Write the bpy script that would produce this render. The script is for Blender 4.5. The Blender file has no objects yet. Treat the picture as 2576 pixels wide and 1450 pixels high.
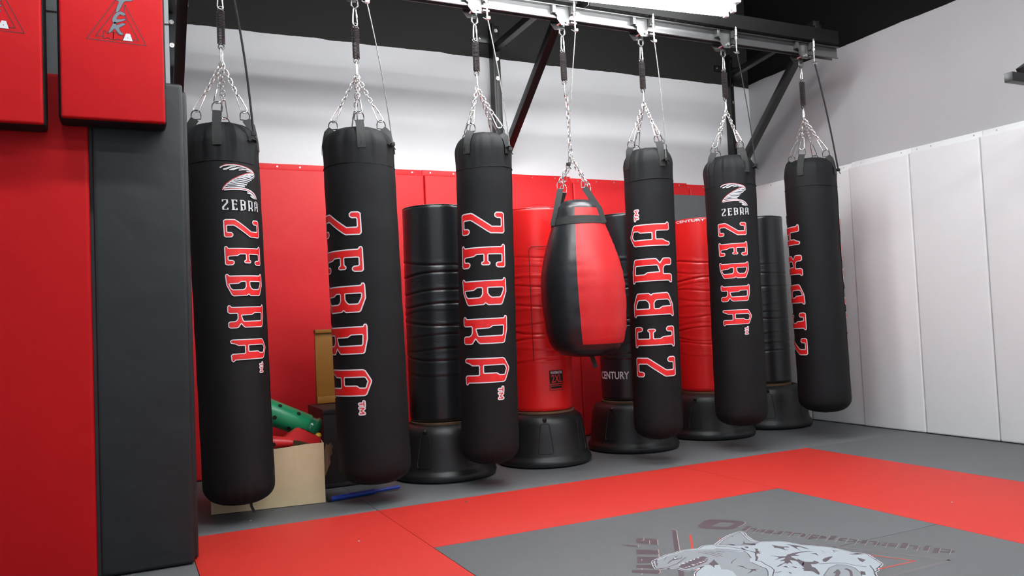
import bpy, bmesh, math, random
from mathutils import Vector, Matrix, noise
from mathutils.geometry import tessellate_polygon
PI = math.pi
random.seed(7)
scn = bpy.context.scene
COL = scn.collection

# ------------------------------------------------------------------ camera
cam_d = bpy.data.cameras.new('camera')
cam = bpy.data.objects.new('camera', cam_d)
COL.objects.link(cam)
scn.camera = cam
cam_d.sensor_fit = 'HORIZONTAL'
cam_d.sensor_width = 36.0
cam_d.lens = 36.0 * 2024.4 / 2576.0
cam_d.clip_start = 0.02
YAW, PITCH, ROLL = 0.4525, 0.0429, -0.0444
_f = Vector((math.sin(YAW) * math.cos(PITCH), math.cos(YAW) * math.cos(PITCH), math.sin(PITCH)))
_r = Vector((math.cos(YAW), -math.sin(YAW), 0))
_u = _r.cross(_f)
_r2 = _r * math.cos(ROLL) + _u * math.sin(ROLL)
_u2 = _u * math.cos(ROLL) - _r * math.sin(ROLL)
cam.matrix_world = Matrix(((_r2.x, _u2.x, -_f.x, 0), (_r2.y, _u2.y, -_f.y, 0), (_r2.z, _u2.z, -_f.z, 1.0), (0, 0, 0, 1)))

# ------------------------------------------------------------------ world, exposure, lamps of the room
world = bpy.data.worlds.new('world')
scn.world = world
world.use_nodes = True
world.node_tree.nodes['Background'].inputs[0].default_value = (0.82, 0.90, 1.0, 1)
world.node_tree.nodes['Background'].inputs[1].default_value = 0.80
scn.view_settings.view_transform = 'Standard'
scn.view_settings.look = 'None'
scn.view_settings.gamma = 1.0
scn.view_settings.use_curve_mapping = False
scn.view_settings.exposure = 0.0
TUBE_E = 72.0          # brightness of the fluorescent tubes

# light: rail fixture, added unseen fixtures (built further down), world fill through the open side

# ------------------------------------------------------------------ materials
def mat(name, color, rough=0.5, metal=0.0, var=0.0, vscale=6.0, bump=0.0, bscale=60.0, emit=None, spec=0.5, coat=0.0, stretch=None, detail=3.0):
    m = bpy.data.materials.new(name); m.use_nodes = True
    nt = m.node_tree; b = nt.nodes['Principled BSDF']
    b.inputs['Base Color'].default_value = (*color, 1)
    b.inputs['Roughness'].default_value = rough
    b.inputs['Metallic'].default_value = metal
    b.inputs['Specular IOR Level'].default_value = spec
    b.inputs['Coat Weight'].default_value = coat
    tc = nt.nodes.new('ShaderNodeTexCoord')
    def noise_node(scale, st=None):
        n = nt.nodes.new('ShaderNodeTexNoise'); n.inputs['Scale'].default_value = scale; n.inputs['Detail'].default_value = detail
        if st:
            mp = nt.nodes.new('ShaderNodeMapping'); mp.inputs['Scale'].default_value = st
            nt.links.new(tc.outputs['Object'], mp.inputs[0]); nt.links.new(mp.outputs[0], n.inputs['Vector'])
        else:
            nt.links.new(tc.outputs['Object'], n.inputs['Vector'])
        return n
    if var > 0:
        n = noise_node(vscale)
        mr = nt.nodes.new('ShaderNodeMapRange'); mr.inputs[3].default_value = 1 - var; mr.inputs[4].default_value = 1 + var
        nt.links.new(n.outputs[0], mr.inputs[0])
        mx = nt.nodes.new('ShaderNodeVectorMath'); mx.operation = 'SCALE'; mx.inputs[0].default_value = color
        nt.links.new(mr.outputs[0], mx.inputs['Scale']); nt.links.new(mx.outputs[0], b.inputs['Base Color'])
    if bump > 0:
        n = noise_node(bscale, stretch)
        bp = nt.nodes.new('ShaderNodeBump'); bp.inputs['Strength'].default_value = bump; bp.inputs['Distance'].default_value = 0.01
        nt.links.new(n.outputs[0], bp.inputs['Height']); nt.links.new(bp.outputs[0], b.inputs['Normal'])
    if emit:
        b.inputs['Emission Color'].default_value = (*emit[0], 1); b.inputs['Emission Strength'].default_value = emit[1]
    return m

M = {
 'bag_black': mat('black_canvas_vinyl', (0.0065, 0.0067, 0.0074), 0.66, var=0.15, bump=0.12, bscale=420, spec=0.22),
 'strap': mat('black_webbing', (0.009, 0.0095, 0.009), 0.7, bump=0.3, bscale=500),
 'black_gloss': mat('black_glossy_vinyl', (0.012, 0.014, 0.016), 0.33, bump=0.10, bscale=30, spec=0.55),
 'red_gloss': mat('red_glossy_vinyl', (0.60, 0.012, 0.012), 0.33, bump=0.10, bscale=30, var=0.05),
 'red_bag': mat('red_teardrop_vinyl', (0.58, 0.014, 0.016), 0.42, bump=0.15, bscale=25),
 'plastic': mat('black_plastic', (0.008, 0.0085, 0.009), 0.42, bump=0.08, bscale=300),
 'red_mat': mat('red_wall_vinyl', (0.66, 0.016, 0.020), 0.5, spec=0.3, var=0.05, bump=0.25, bscale=9),
 'red_pad': mat('red_pad_vinyl', (0.40, 0.004, 0.006), 0.6, spec=0.15, var=0.10, vscale=3, bump=0.35, bscale=7),
 'dark_pad': mat('dark_pad_vinyl', (0.0055, 0.0075, 0.009), 0.52, var=0.25, vscale=3, bump=0.5, bscale=7),
 'white_mat': mat('white_wall_vinyl', (0.78, 0.775, 0.78), 0.55, var=0.02, bump=0.15, bscale=6),
 'gray_mat': mat('gray_vinyl', (0.085, 0.09, 0.095), 0.5, var=0.1),
 'floor_gray': mat('gray_tatami_foam', (0.100, 0.106, 0.110), 0.6, var=0.10, vscale=260, bump=0.18, bscale=500),
 'floor_red': mat('red_tatami_foam', (0.50, 0.016, 0.008), 0.6, var=0.07, vscale=260, bump=0.18, bscale=500),
 'subfloor': mat('dark_subfloor', (0.03, 0.03, 0.03), 0.9),
 'ceiling': mat('black_ceiling_paint', (0.003, 0.003, 0.003), 0.8, spec=0.1, var=0.3, vscale=3),
 'beam_black': mat('matt_black_beam_paint', (0.006, 0.006, 0.0055), 0.6, spec=0.15),
 'steel_black': mat('black_painted_steel', (0.0045, 0.0045, 0.0045), 0.38, spec=0.6, bump=0.05, bscale=80),
 'rail': mat('dark_rolled_steel', (0.14, 0.14, 0.14), 0.30, metal=0.6, var=0.2, vscale=10, bump=0.05, bscale=40),
 'bracket': mat('dark_plate_steel', (0.08, 0.08, 0.08), 0.36, metal=0.5),
 'chrome': mat('zinc_plated_steel', (0.78, 0.77, 0.75), 0.26, metal=1.0),
 'galv': mat('galvanized_cable', (0.20, 0.195, 0.185), 0.55, metal=0.4, bump=0.9, bscale=260),
 'spring': mat('dark_spring_steel', (0.10, 0.09, 0.09), 0.3, metal=0.85),
 'ring': mat('black_ring_steel', (0.03, 0.03, 0.03), 0.35, metal=0.6),
 'rope': mat('black_braided_rope', (0.015, 0.015, 0.016), 0.8, bump=0.8, bscale=300),
 'white': mat('white_print', (0.74, 0.72, 0.76), 0.5),
 'red_print': mat('red_print', (0.70, 0.012, 0.012), 0.42),
 'logo_white': mat('white_logo_print', (0.578, 0.584, 0.605), 0.5),
 'cardboard': mat('brown_cardboard', (0.62, 0.49, 0.30), 0.8, var=0.12, vscale=8, bump=0.2, bscale=30, stretch=(1, 1, 0.1)),
 'card_in': mat('torn_cardboard_core', (0.24, 0.14, 0.08), 0.9, var=0.2, vscale=20),
 'green': mat('green_plastic', (0.012, 0.30, 0.12), 0.35),
 'green_clear': mat('dark_green_plastic', (0.010, 0.16, 0.07), 0.2),
 'red_toy': mat('red_toy_plastic', (0.62, 0.018, 0.02), 0.32),
 'hole': mat('dark_hole', (0.004, 0.01, 0.006), 0.8),
 'blue': mat('blue_plastic', (0.012, 0.045, 0.32), 0.4),
 'yellow': mat('yellow_plastic', (0.70, 0.46, 0.03), 0.4),
 'ochre': mat('ochre_wood', (0.34, 0.135, 0.012), 0.5, var=0.15, vscale=4),
 'dark_wood': mat('dark_painted_wood', (0.016, 0.011, 0.011), 0.5),
 'art_light': mat('pale_blue_gray_print', (0.36, 0.40, 0.43), 0.5),
 'art_gray': mat('mid_gray_print', (0.245, 0.265, 0.285), 0.5),
 'art_mark': mat('mauve_gray_print', (0.085, 0.068, 0.08), 0.5),
 'art_purple': mat('dull_mauve_print', (0.072, 0.050, 0.060), 0.55),
 'art_purple2': mat('pale_mauve_print', (0.12, 0.105, 0.115), 0.55),
 'art_edge': mat('peach_edge_print', (0.40, 0.30, 0.26), 0.5),
 'art_red': mat('worn_red_print', (0.45, 0.055, 0.035), 0.5),
 'shield_gray': mat('slate_print', (0.11, 0.135, 0.16), 0.5),
 'line_dark': mat('dark_red_line_print', (0.05, 0.004, 0.004), 0.6),
 'lamp_white': mat('white_enamel', (0.75, 0.76, 0.76), 0.3),
 'tube_hall': mat('bright_fluorescent_tube', (0.9, 0.9, 0.9), 0.3, emit=((0.95, 0.985, 1.0), 78.0)),  # stronger tubes for the added out-of-view fixtures
 'tube': mat('fluorescent_tube', (0.9, 0.9, 0.9), 0.3, emit=((0.95, 0.985, 1.0), TUBE_E)),
}

def paint_mat(name, color, zline, amp=0.012, black=0.024):
    """Wall paint: pale below a hand-cut line, black above it."""
    m = bpy.data.materials.new(name); m.use_nodes = True
    nt = m.node_tree; b = nt.nodes['Principled BSDF']; b.inputs['Roughness'].default_value = 0.75; b.inputs['Specular IOR Level'].default_value = 0.2
    tc = nt.nodes.new('ShaderNodeTexCoord'); sp = nt.nodes.new('ShaderNodeSeparateXYZ')
    nt.links.new(tc.outputs['Object'], sp.inputs[0])
    mp = nt.nodes.new('ShaderNodeMapping'); mp.inputs['Scale'].default_value = (1, 1, 0.15)
    nt.links.new(tc.outputs['Object'], mp.inputs[0])
    n = nt.nodes.new('ShaderNodeTexNoise'); n.inputs['Scale'].default_value = 3.2; n.inputs['Detail'].default_value = 6
    nt.links.new(mp.outputs[0], n.inputs['Vector'])
    a = nt.nodes.new('ShaderNodeMath'); a.operation = 'MULTIPLY_ADD'; a.inputs[1].default_value = amp * 2; a.inputs[2].default_value = zline - amp
    nt.links.new(n.outputs[0], a.inputs[0])
    g = nt.nodes.new('ShaderNodeMath'); g.operation = 'GREATER_THAN'
    nt.links.new(sp.outputs['Z'], g.inputs[0]); nt.links.new(a.outputs[0], g.inputs[1])
    n2 = nt.nodes.new('ShaderNodeTexNoise'); n2.inputs['Scale'].default_value = 1.6; n2.inputs['Detail'].default_value = 5
    nt.links.new(tc.outputs['Object'], n2.inputs['Vector'])
    mr = nt.nodes.new('ShaderNodeMapRange'); mr.inputs[3].default_value = 0.95; mr.inputs[4].default_value = 1.05
    nt.links.new(n2.outputs[0], mr.inputs[0])
    mx0 = nt.nodes.new('ShaderNodeVectorMath'); mx0.operation = 'SCALE'; mx0.inputs[0].default_value = color
    nt.links.new(mr.outputs[0], mx0.inputs['Scale'])
    mx = nt.nodes.new('ShaderNodeMix'); mx.data_type = 'RGBA'
    nt.links.new(g.outputs[0], mx.inputs[0]); nt.links.new(mx0.outputs[0], mx.inputs[6]); mx.inputs[7].default_value = (black, black * 0.95, black * 0.9, 1)
    nt.links.new(mx.outputs[2], b.inputs['Base Color'])
    bp = nt.nodes.new('ShaderNodeBump'); bp.inputs['Strength'].default_value = 0.08; bp.inputs['Distance'].default_value = 0.01
    n3 = nt.nodes.new('ShaderNodeTexNoise'); n3.inputs['Scale'].default_value = 90
    nt.links.new(tc.outputs['Object'], n3.inputs['Vector']); nt.links.new(n3.outputs[0], bp.inputs['Height']); nt.links.new(bp.outputs[0], b.inputs['Normal'])
    return m
M['wall'] = paint_mat('pale_wall_paint', (0.76, 0.76, 0.77), 3.225, amp=0.020)
M['wall_side'] = paint_mat('gray_wall_paint', (0.44, 0.435, 0.445), 3.255, black=0.003)
M['wall_left'] = mat('dim_gray_wall_paint', (0.33, 0.35, 0.36), 0.6, var=0.05)

def crease_mat(name, color, rough):
    """Glossy vinyl with sharp horizontal creases."""
    m = mat(name, color, rough, spec=0.55)
    nt = m.node_tree; b = nt.nodes['Principled BSDF']
    tc = nt.nodes.new('ShaderNodeTexCoord'); mp = nt.nodes.new('ShaderNodeMapping'); mp.inputs['Scale'].default_value = (0.55, 0.55, 3.4)
    nt.links.new(tc.outputs['Object'], mp.inputs[0])
    n = nt.nodes.new('ShaderNodeTexNoise'); n.inputs['Scale'].default_value = 3.4; n.inputs['Detail'].default_value = 2.0; n.inputs['Roughness'].default_value = 0.45
    nt.links.new(mp.outputs[0], n.inputs['Vector'])
    # ridges where the noise crosses bands
    ml = nt.nodes.new('ShaderNodeMath'); ml.operation = 'MULTIPLY'; ml.inputs[1].default_value = 7.0
    fr = nt.nodes.new('ShaderNodeMath'); fr.operation = 'PINGPONG'; fr.inputs[1].default_value = 0.5
    nt.links.new(n.outputs[0], ml.inputs[0]); nt.links.new(ml.outputs[0], fr.inputs[0])
    cr = nt.nodes.new('ShaderNodeMapRange'); cr.inputs[1].default_value = 0.0; cr.inputs[2].default_value = 0.10; cr.interpolation_type = 'SMOOTHSTEP'
    nt.links.new(fr.outputs[0], cr.inputs[0])
    # creases only on the middle of the bag
    sp = nt.nodes.new('ShaderNodeSeparateXYZ'); nt.links.new(tc.outputs['Object'], sp.inputs[0])
    z1 = nt.nodes.new('ShaderNodeMapRange'); z1.inputs[1].default_value = 1.6; z1.inputs[2].default_value = 1.4; z1.interpolation_type = 'SMOOTHSTEP'
    z2 = nt.nodes.new('ShaderNodeMapRange'); z2.inputs[1].default_value = 0.6; z2.inputs[2].default_value = 0.85; z2.interpolation_type = 'SMOOTHSTEP'
    nt.links.new(sp.outputs['Z'], z1.inputs[0]); nt.links.new(sp.outputs['Z'], z2.inputs[0])
    zz = nt.nodes.new('ShaderNodeMath'); zz.operation = 'MULTIPLY'; nt.links.new(z1.outputs[0], zz.inputs[0]); nt.links.new(z2.outputs[0], zz.inputs[1])
    inv = nt.nodes.new('ShaderNodeMath'); inv.operation = 'SUBTRACT'; inv.inputs[0].default_value = 1.0; nt.links.new(cr.outputs[0], inv.inputs[1])
    hh = nt.nodes.new('ShaderNodeMath'); hh.operation = 'MULTIPLY'; nt.links.new(inv.outputs[0], hh.inputs[0]); nt.links.new(zz.outputs[0], hh.inputs[1])
    bp = nt.nodes.new('ShaderNodeBump'); bp.inputs['Strength'].default_value = 0.10; bp.inputs['Distance'].default_value = 0.006; bp.invert = True
    nt.links.new(hh.outputs[0], bp.inputs['Height']); nt.links.new(bp.outputs[0], b.inputs['Normal'])
    return m
M['crease_black'] = crease_mat('creased_black_vinyl', (0.011, 0.012, 0.014), 0.30)
M['crease_red'] = crease_mat('creased_red_vinyl', (0.72, 0.012, 0.012), 0.33)

# ------------------------------------------------------------------ helpers
def obj(name, bm, m, parent=None, smooth=True, ang=0.7):
    bmesh.ops.recalc_face_normals(bm, faces=bm.faces)
    me = bpy.data.meshes.new(name); bm.to_mesh(me); bm.free()
    ms = m if isinstance(m, (list, tuple)) else [m]
    for q in ms: me.materials.append(q)
    if smooth:
        for p in me.polygons: p.use_smooth = True
        try: me.set_sharp_from_angle(angle=ang)
        except Exception: pass
    o = bpy.data.objects.new(name, me); COL.objects.link(o)
    if parent is not None: o.parent = parent
    return o
def tag(o, label, cat, group=None, kind=None):
    o['label'] = label; o['category'] = cat
    if group: o['group'] = group
    if kind: o['kind'] = kind
    return o
def thing(name, label, cat, loc=(0, 0, 0), group=None):
    o = bpy.data.objects.new(name, None); COL.objects.link(o); o.location = loc; o.empty_display_size = 0.1
    return tag(o, label, cat, group)
def struct(name, bm, m, **k):
    o = obj(name, bm, m, **k); o['kind'] = 'structure'; return o
def dup(root, loc, label):
    r = root.copy(); COL.objects.link(r); r.location = loc; r['label'] = label
    for ch in list(root.children):
        c = ch.copy(); COL.objects.link(c); c.parent = r
        for g in ch.children:
            d = g.copy(); COL.objects.link(d); d.parent = c
    return r
def B(): return bmesh.new()
def box(bm, x0, x1, y0, y1, z0, z1, bev=0.0, mi=0, seg=2):
    n0 = set(bm.faces)
    r = bmesh.ops.create_cube(bm, size=1)
    bmesh.ops.transform(bm, matrix=Matrix.Translation(((x0 + x1) / 2, (y0 + y1) / 2, (z0 + z1) / 2)) @ Matrix.Diagonal((x1 - x0, y1 - y0, z1 - z0, 1)), verts=r['verts'])
    if bev > 0:
        es = list({e for v in r['verts'] for e in v.link_edges})
        bmesh.ops.bevel(bm, geom=es, offset=bev, segments=seg, profile=0.6, affect='EDGES')
    if mi:
        for f in bm.faces:
            if f not in n0: f.material_index = mi
def beam(bm, a, b, w, h, up=Vector((0, 0, 1)), bev=0.003):
    a, b = Vector(a), Vector(b); d = (b - a); L = d.length; d.normalize()
    s = d.cross(up).normalized(); u = s.cross(d)
    t = B(); box(t, -w / 2, w / 2, 0, L, -h / 2, h / 2, bev)
    mt = Matrix(((s.x, d.x, u.x, a.x), (s.y, d.y, u.y, a.y), (s.z, d.z, u.z, a.z), (0, 0, 0, 1)))
    t.transform(mt); add(bm, t)
def add(bm, t):
    me = bpy.data.meshes.new('tmp'); t.to_mesh(me); t.free(); bm.from_mesh(me); bpy.data.meshes.remove(me)
def cyl(bm, a, b, r, seg=16, r2=None, caps=True, mi=0):
    a, b = Vector(a), Vector(b); d = b - a; L = d.length
    q = d.to_track_quat('Z', 'Y').to_matrix().to_4x4()
    n0 = set(bm.faces) if mi else None
    rr = bmesh.ops.create_cone(bm, cap_ends=caps, segments=seg, radius1=r, radius2=(r if r2 is None else r2), depth=L)
    bmesh.ops.transform(bm, matrix=Matrix.Translation((a + b) / 2) @ q, verts=rr['verts'])
    if mi:
        for f in bm.faces:
            if f not in n0: f.material_index = mi
def tube(bm, pts, r, seg=8, closed=False, taper=None):
    pts = [Vector(p) for p in pts]; n = len(pts); rings = []
    prev = None
    for i, p in enumerate(pts):
        if closed: d = pts[(i + 1) % n] - pts[i - 1]
        else: d = pts[min(i + 1, n - 1)] - pts[max(i - 1, 0)]
        d.normalize()
        if prev is None:
            s = d.orthogonal().normalized()
        else:
            s = (prev - d * prev.dot(d))
            s = s.normalized() if s.length > 1e-6 else d.orthogonal().normalized()
        prev = s; t = d.cross(s)
        rr = r * (taper[i] if taper else 1)
        rings.append([bm.verts.new(p + (s * math.cos(2 * PI * k / seg) + t * math.sin(2 * PI * k / seg)) * rr) for k in range(seg)])
    m = n if closed else n - 1
    for i in range(m):
        A_, B_ = rings[i], rings[(i + 1) % n]
        off = 0
        if closed and i == n - 1:   # untwist the seam
            off = min(range(seg), key=lambda o: (A_[0].co - B_[o].co).length)
        for k in range(seg):
            bm.faces.new((A_[k], A_[(k + 1) % seg], B_[(k + 1 + off) % seg], B_[(k + off) % seg]))
    if not closed:
        bm.faces.new(rings[0][::-1]); bm.faces.new(rings[-1])
def lathe(bm, prof, seg=64, fn=None, cap=True):
    """prof: (r, z) from bottom to top; fn(theta, r, z) -> (r, z)."""
    rings = []
    for r, z in prof:
        if r < 1e-5:
            rings.append([bm.verts.new((0, 0, z))])
        else:
            ring = []
            for k in range(seg):
                t = 2 * PI * k / seg; rr, zz = (r, z) if fn is None else fn(t, r, z)
                ring.append(bm.verts.new((rr * math.cos(t), rr * math.sin(t), zz)))
            rings.append(ring)
    for a, b in zip(rings[:-1], rings[1:]):
        if len(a) == 1 and len(b) > 1:
            for k in range(seg): bm.faces.new((a[0], b[(k + 1) % seg], b[k]))
        elif len(b) == 1 and len(a) > 1:
            for k in range(seg): bm.faces.new((a[k], a[(k + 1) % seg], b[0]))
        else:
            for k in range(seg): bm.faces.new((a[k], a[(k + 1) % seg], b[(k + 1) % seg], b[k]))
def poly(bm, loops, z=0.0, mi=0, f=None):
    """Fill 2-D loops (outer first, holes after); f maps (x, y, z) to a point."""
    vs = [Vector((p[0], p[1], 0)) for l in loops for p in l]
    tr = tessellate_polygon([[Vector((p[0], p[1], 0)) for p in l] for l in loops])
    bv = [bm.verts.new(f(v.x, v.y, z) if f else (v.x, v.y, z)) for v in vs]
    for t in tr:
        if len(set(t)) == 3:
            try:
                fc = bm.faces.new([bv[i] for i in t]); fc.material_index = mi
            except ValueError: pass
def stroke(bm, pts, w, z=0.0, mi=0, f=None, closed=False, caps=True):
    """Round-jointed ribbon of half-width w along 2-D points."""
    F = f or (lambda x, y, z: (x, y, z))
    n = len(pts); rng = range(n if closed else n - 1)
    for i in rng:
        a, b = pts[i], pts[(i + 1) % n]
        dx, dy = b[0] - a[0], b[1] - a[1]; L = math.hypot(dx, dy)
        if L < 1e-9: continue
        nx, ny = -dy / L * w, dx / L * w
        q = [bm.verts.new(F(x, y, z)) for x, y in ((a[0] + nx, a[1] + ny), (a[0] - nx, a[1] - ny), (b[0] - nx, b[1] - ny), (b[0] + nx, b[1] + ny))]
        fc = bm.faces.new(q); fc.material_index = mi
    if caps:
        for p in pts:
            c = [bm.verts.new(F(p[0] + w * math.cos(2 * PI * k / 8), p[1] + w * math.sin(2 * PI * k / 8), z)) for k in range(8)]
            fc = bm.faces.new(c); fc.material_index = mi
def smooth_poly(p, it=1):
    for _ in range(it):
        q = []
        for i in range(len(p)):
            a, b = p[i], p[(i + 1) % len(p)]
            q += [(a[0] * .8 + b[0] * .2, a[1] * .8 + b[1] * .2), (a[0] * .2 + b[0] * .8, a[1] * .2 + b[1] * .8)]
        p = q
    return p
def text2d(s, size=1.0, bold=0.0):
    """Flat mesh of a line of lettering: (verts, faces, width)."""
    c = bpy.data.curves.new('t', 'FONT'); c.body = s; c.size = size; c.offset = bold; c.resolution_u = 3
    o = bpy.data.objects.new('t', c); COL.objects.link(o)
    dg = bpy.context.evaluated_depsgraph_get(); dg.update()
    me = bpy.data.meshes.new_from_object(o.evaluated_get(dg))
    vs = [(v.co.x, v.co.y) for v in me.vertices]; fs = [tuple(p.vertices) for p in me.polygons]
    COL.objects.unlink(o); bpy.data.objects.remove(o); bpy.data.curves.remove(c); bpy.data.meshes.remove(me)
    xs = [v[0] for v in vs]; ys = [v[1] for v in vs]
    x0, y0 = min(xs), min(ys); vs = [(x - x0, y - y0) for x, y in vs]
    return vs, fs, max(xs) - x0, max(ys) - y0
def add_text(bm, s, x, y, w, h, z=0.0, mi=0, shear=0.0):
    vs, fs, tw, th = text2d(s, bold=0.02)
    bv = [bm.verts.new((x + vx / tw * w + vy / th * h * shear, y + vy / th * h, z)) for vx, vy in vs]
    for f in fs:
        try: fc = bm.faces.new([bv[i] for i in f]); fc.material_index = mi
        except ValueError: pass
def slice_x(bm, x0, x1, step):
    n = int((x1 - x0) / step)
    for i in range(n + 1):
        bmesh.ops.bisect_plane(bm, geom=bm.verts[:] + bm.edges[:] + bm.faces[:], plane_co=(x0 + i * step, 0, 0), plane_no=(1, 0, 0), dist=1e-6)

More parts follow.
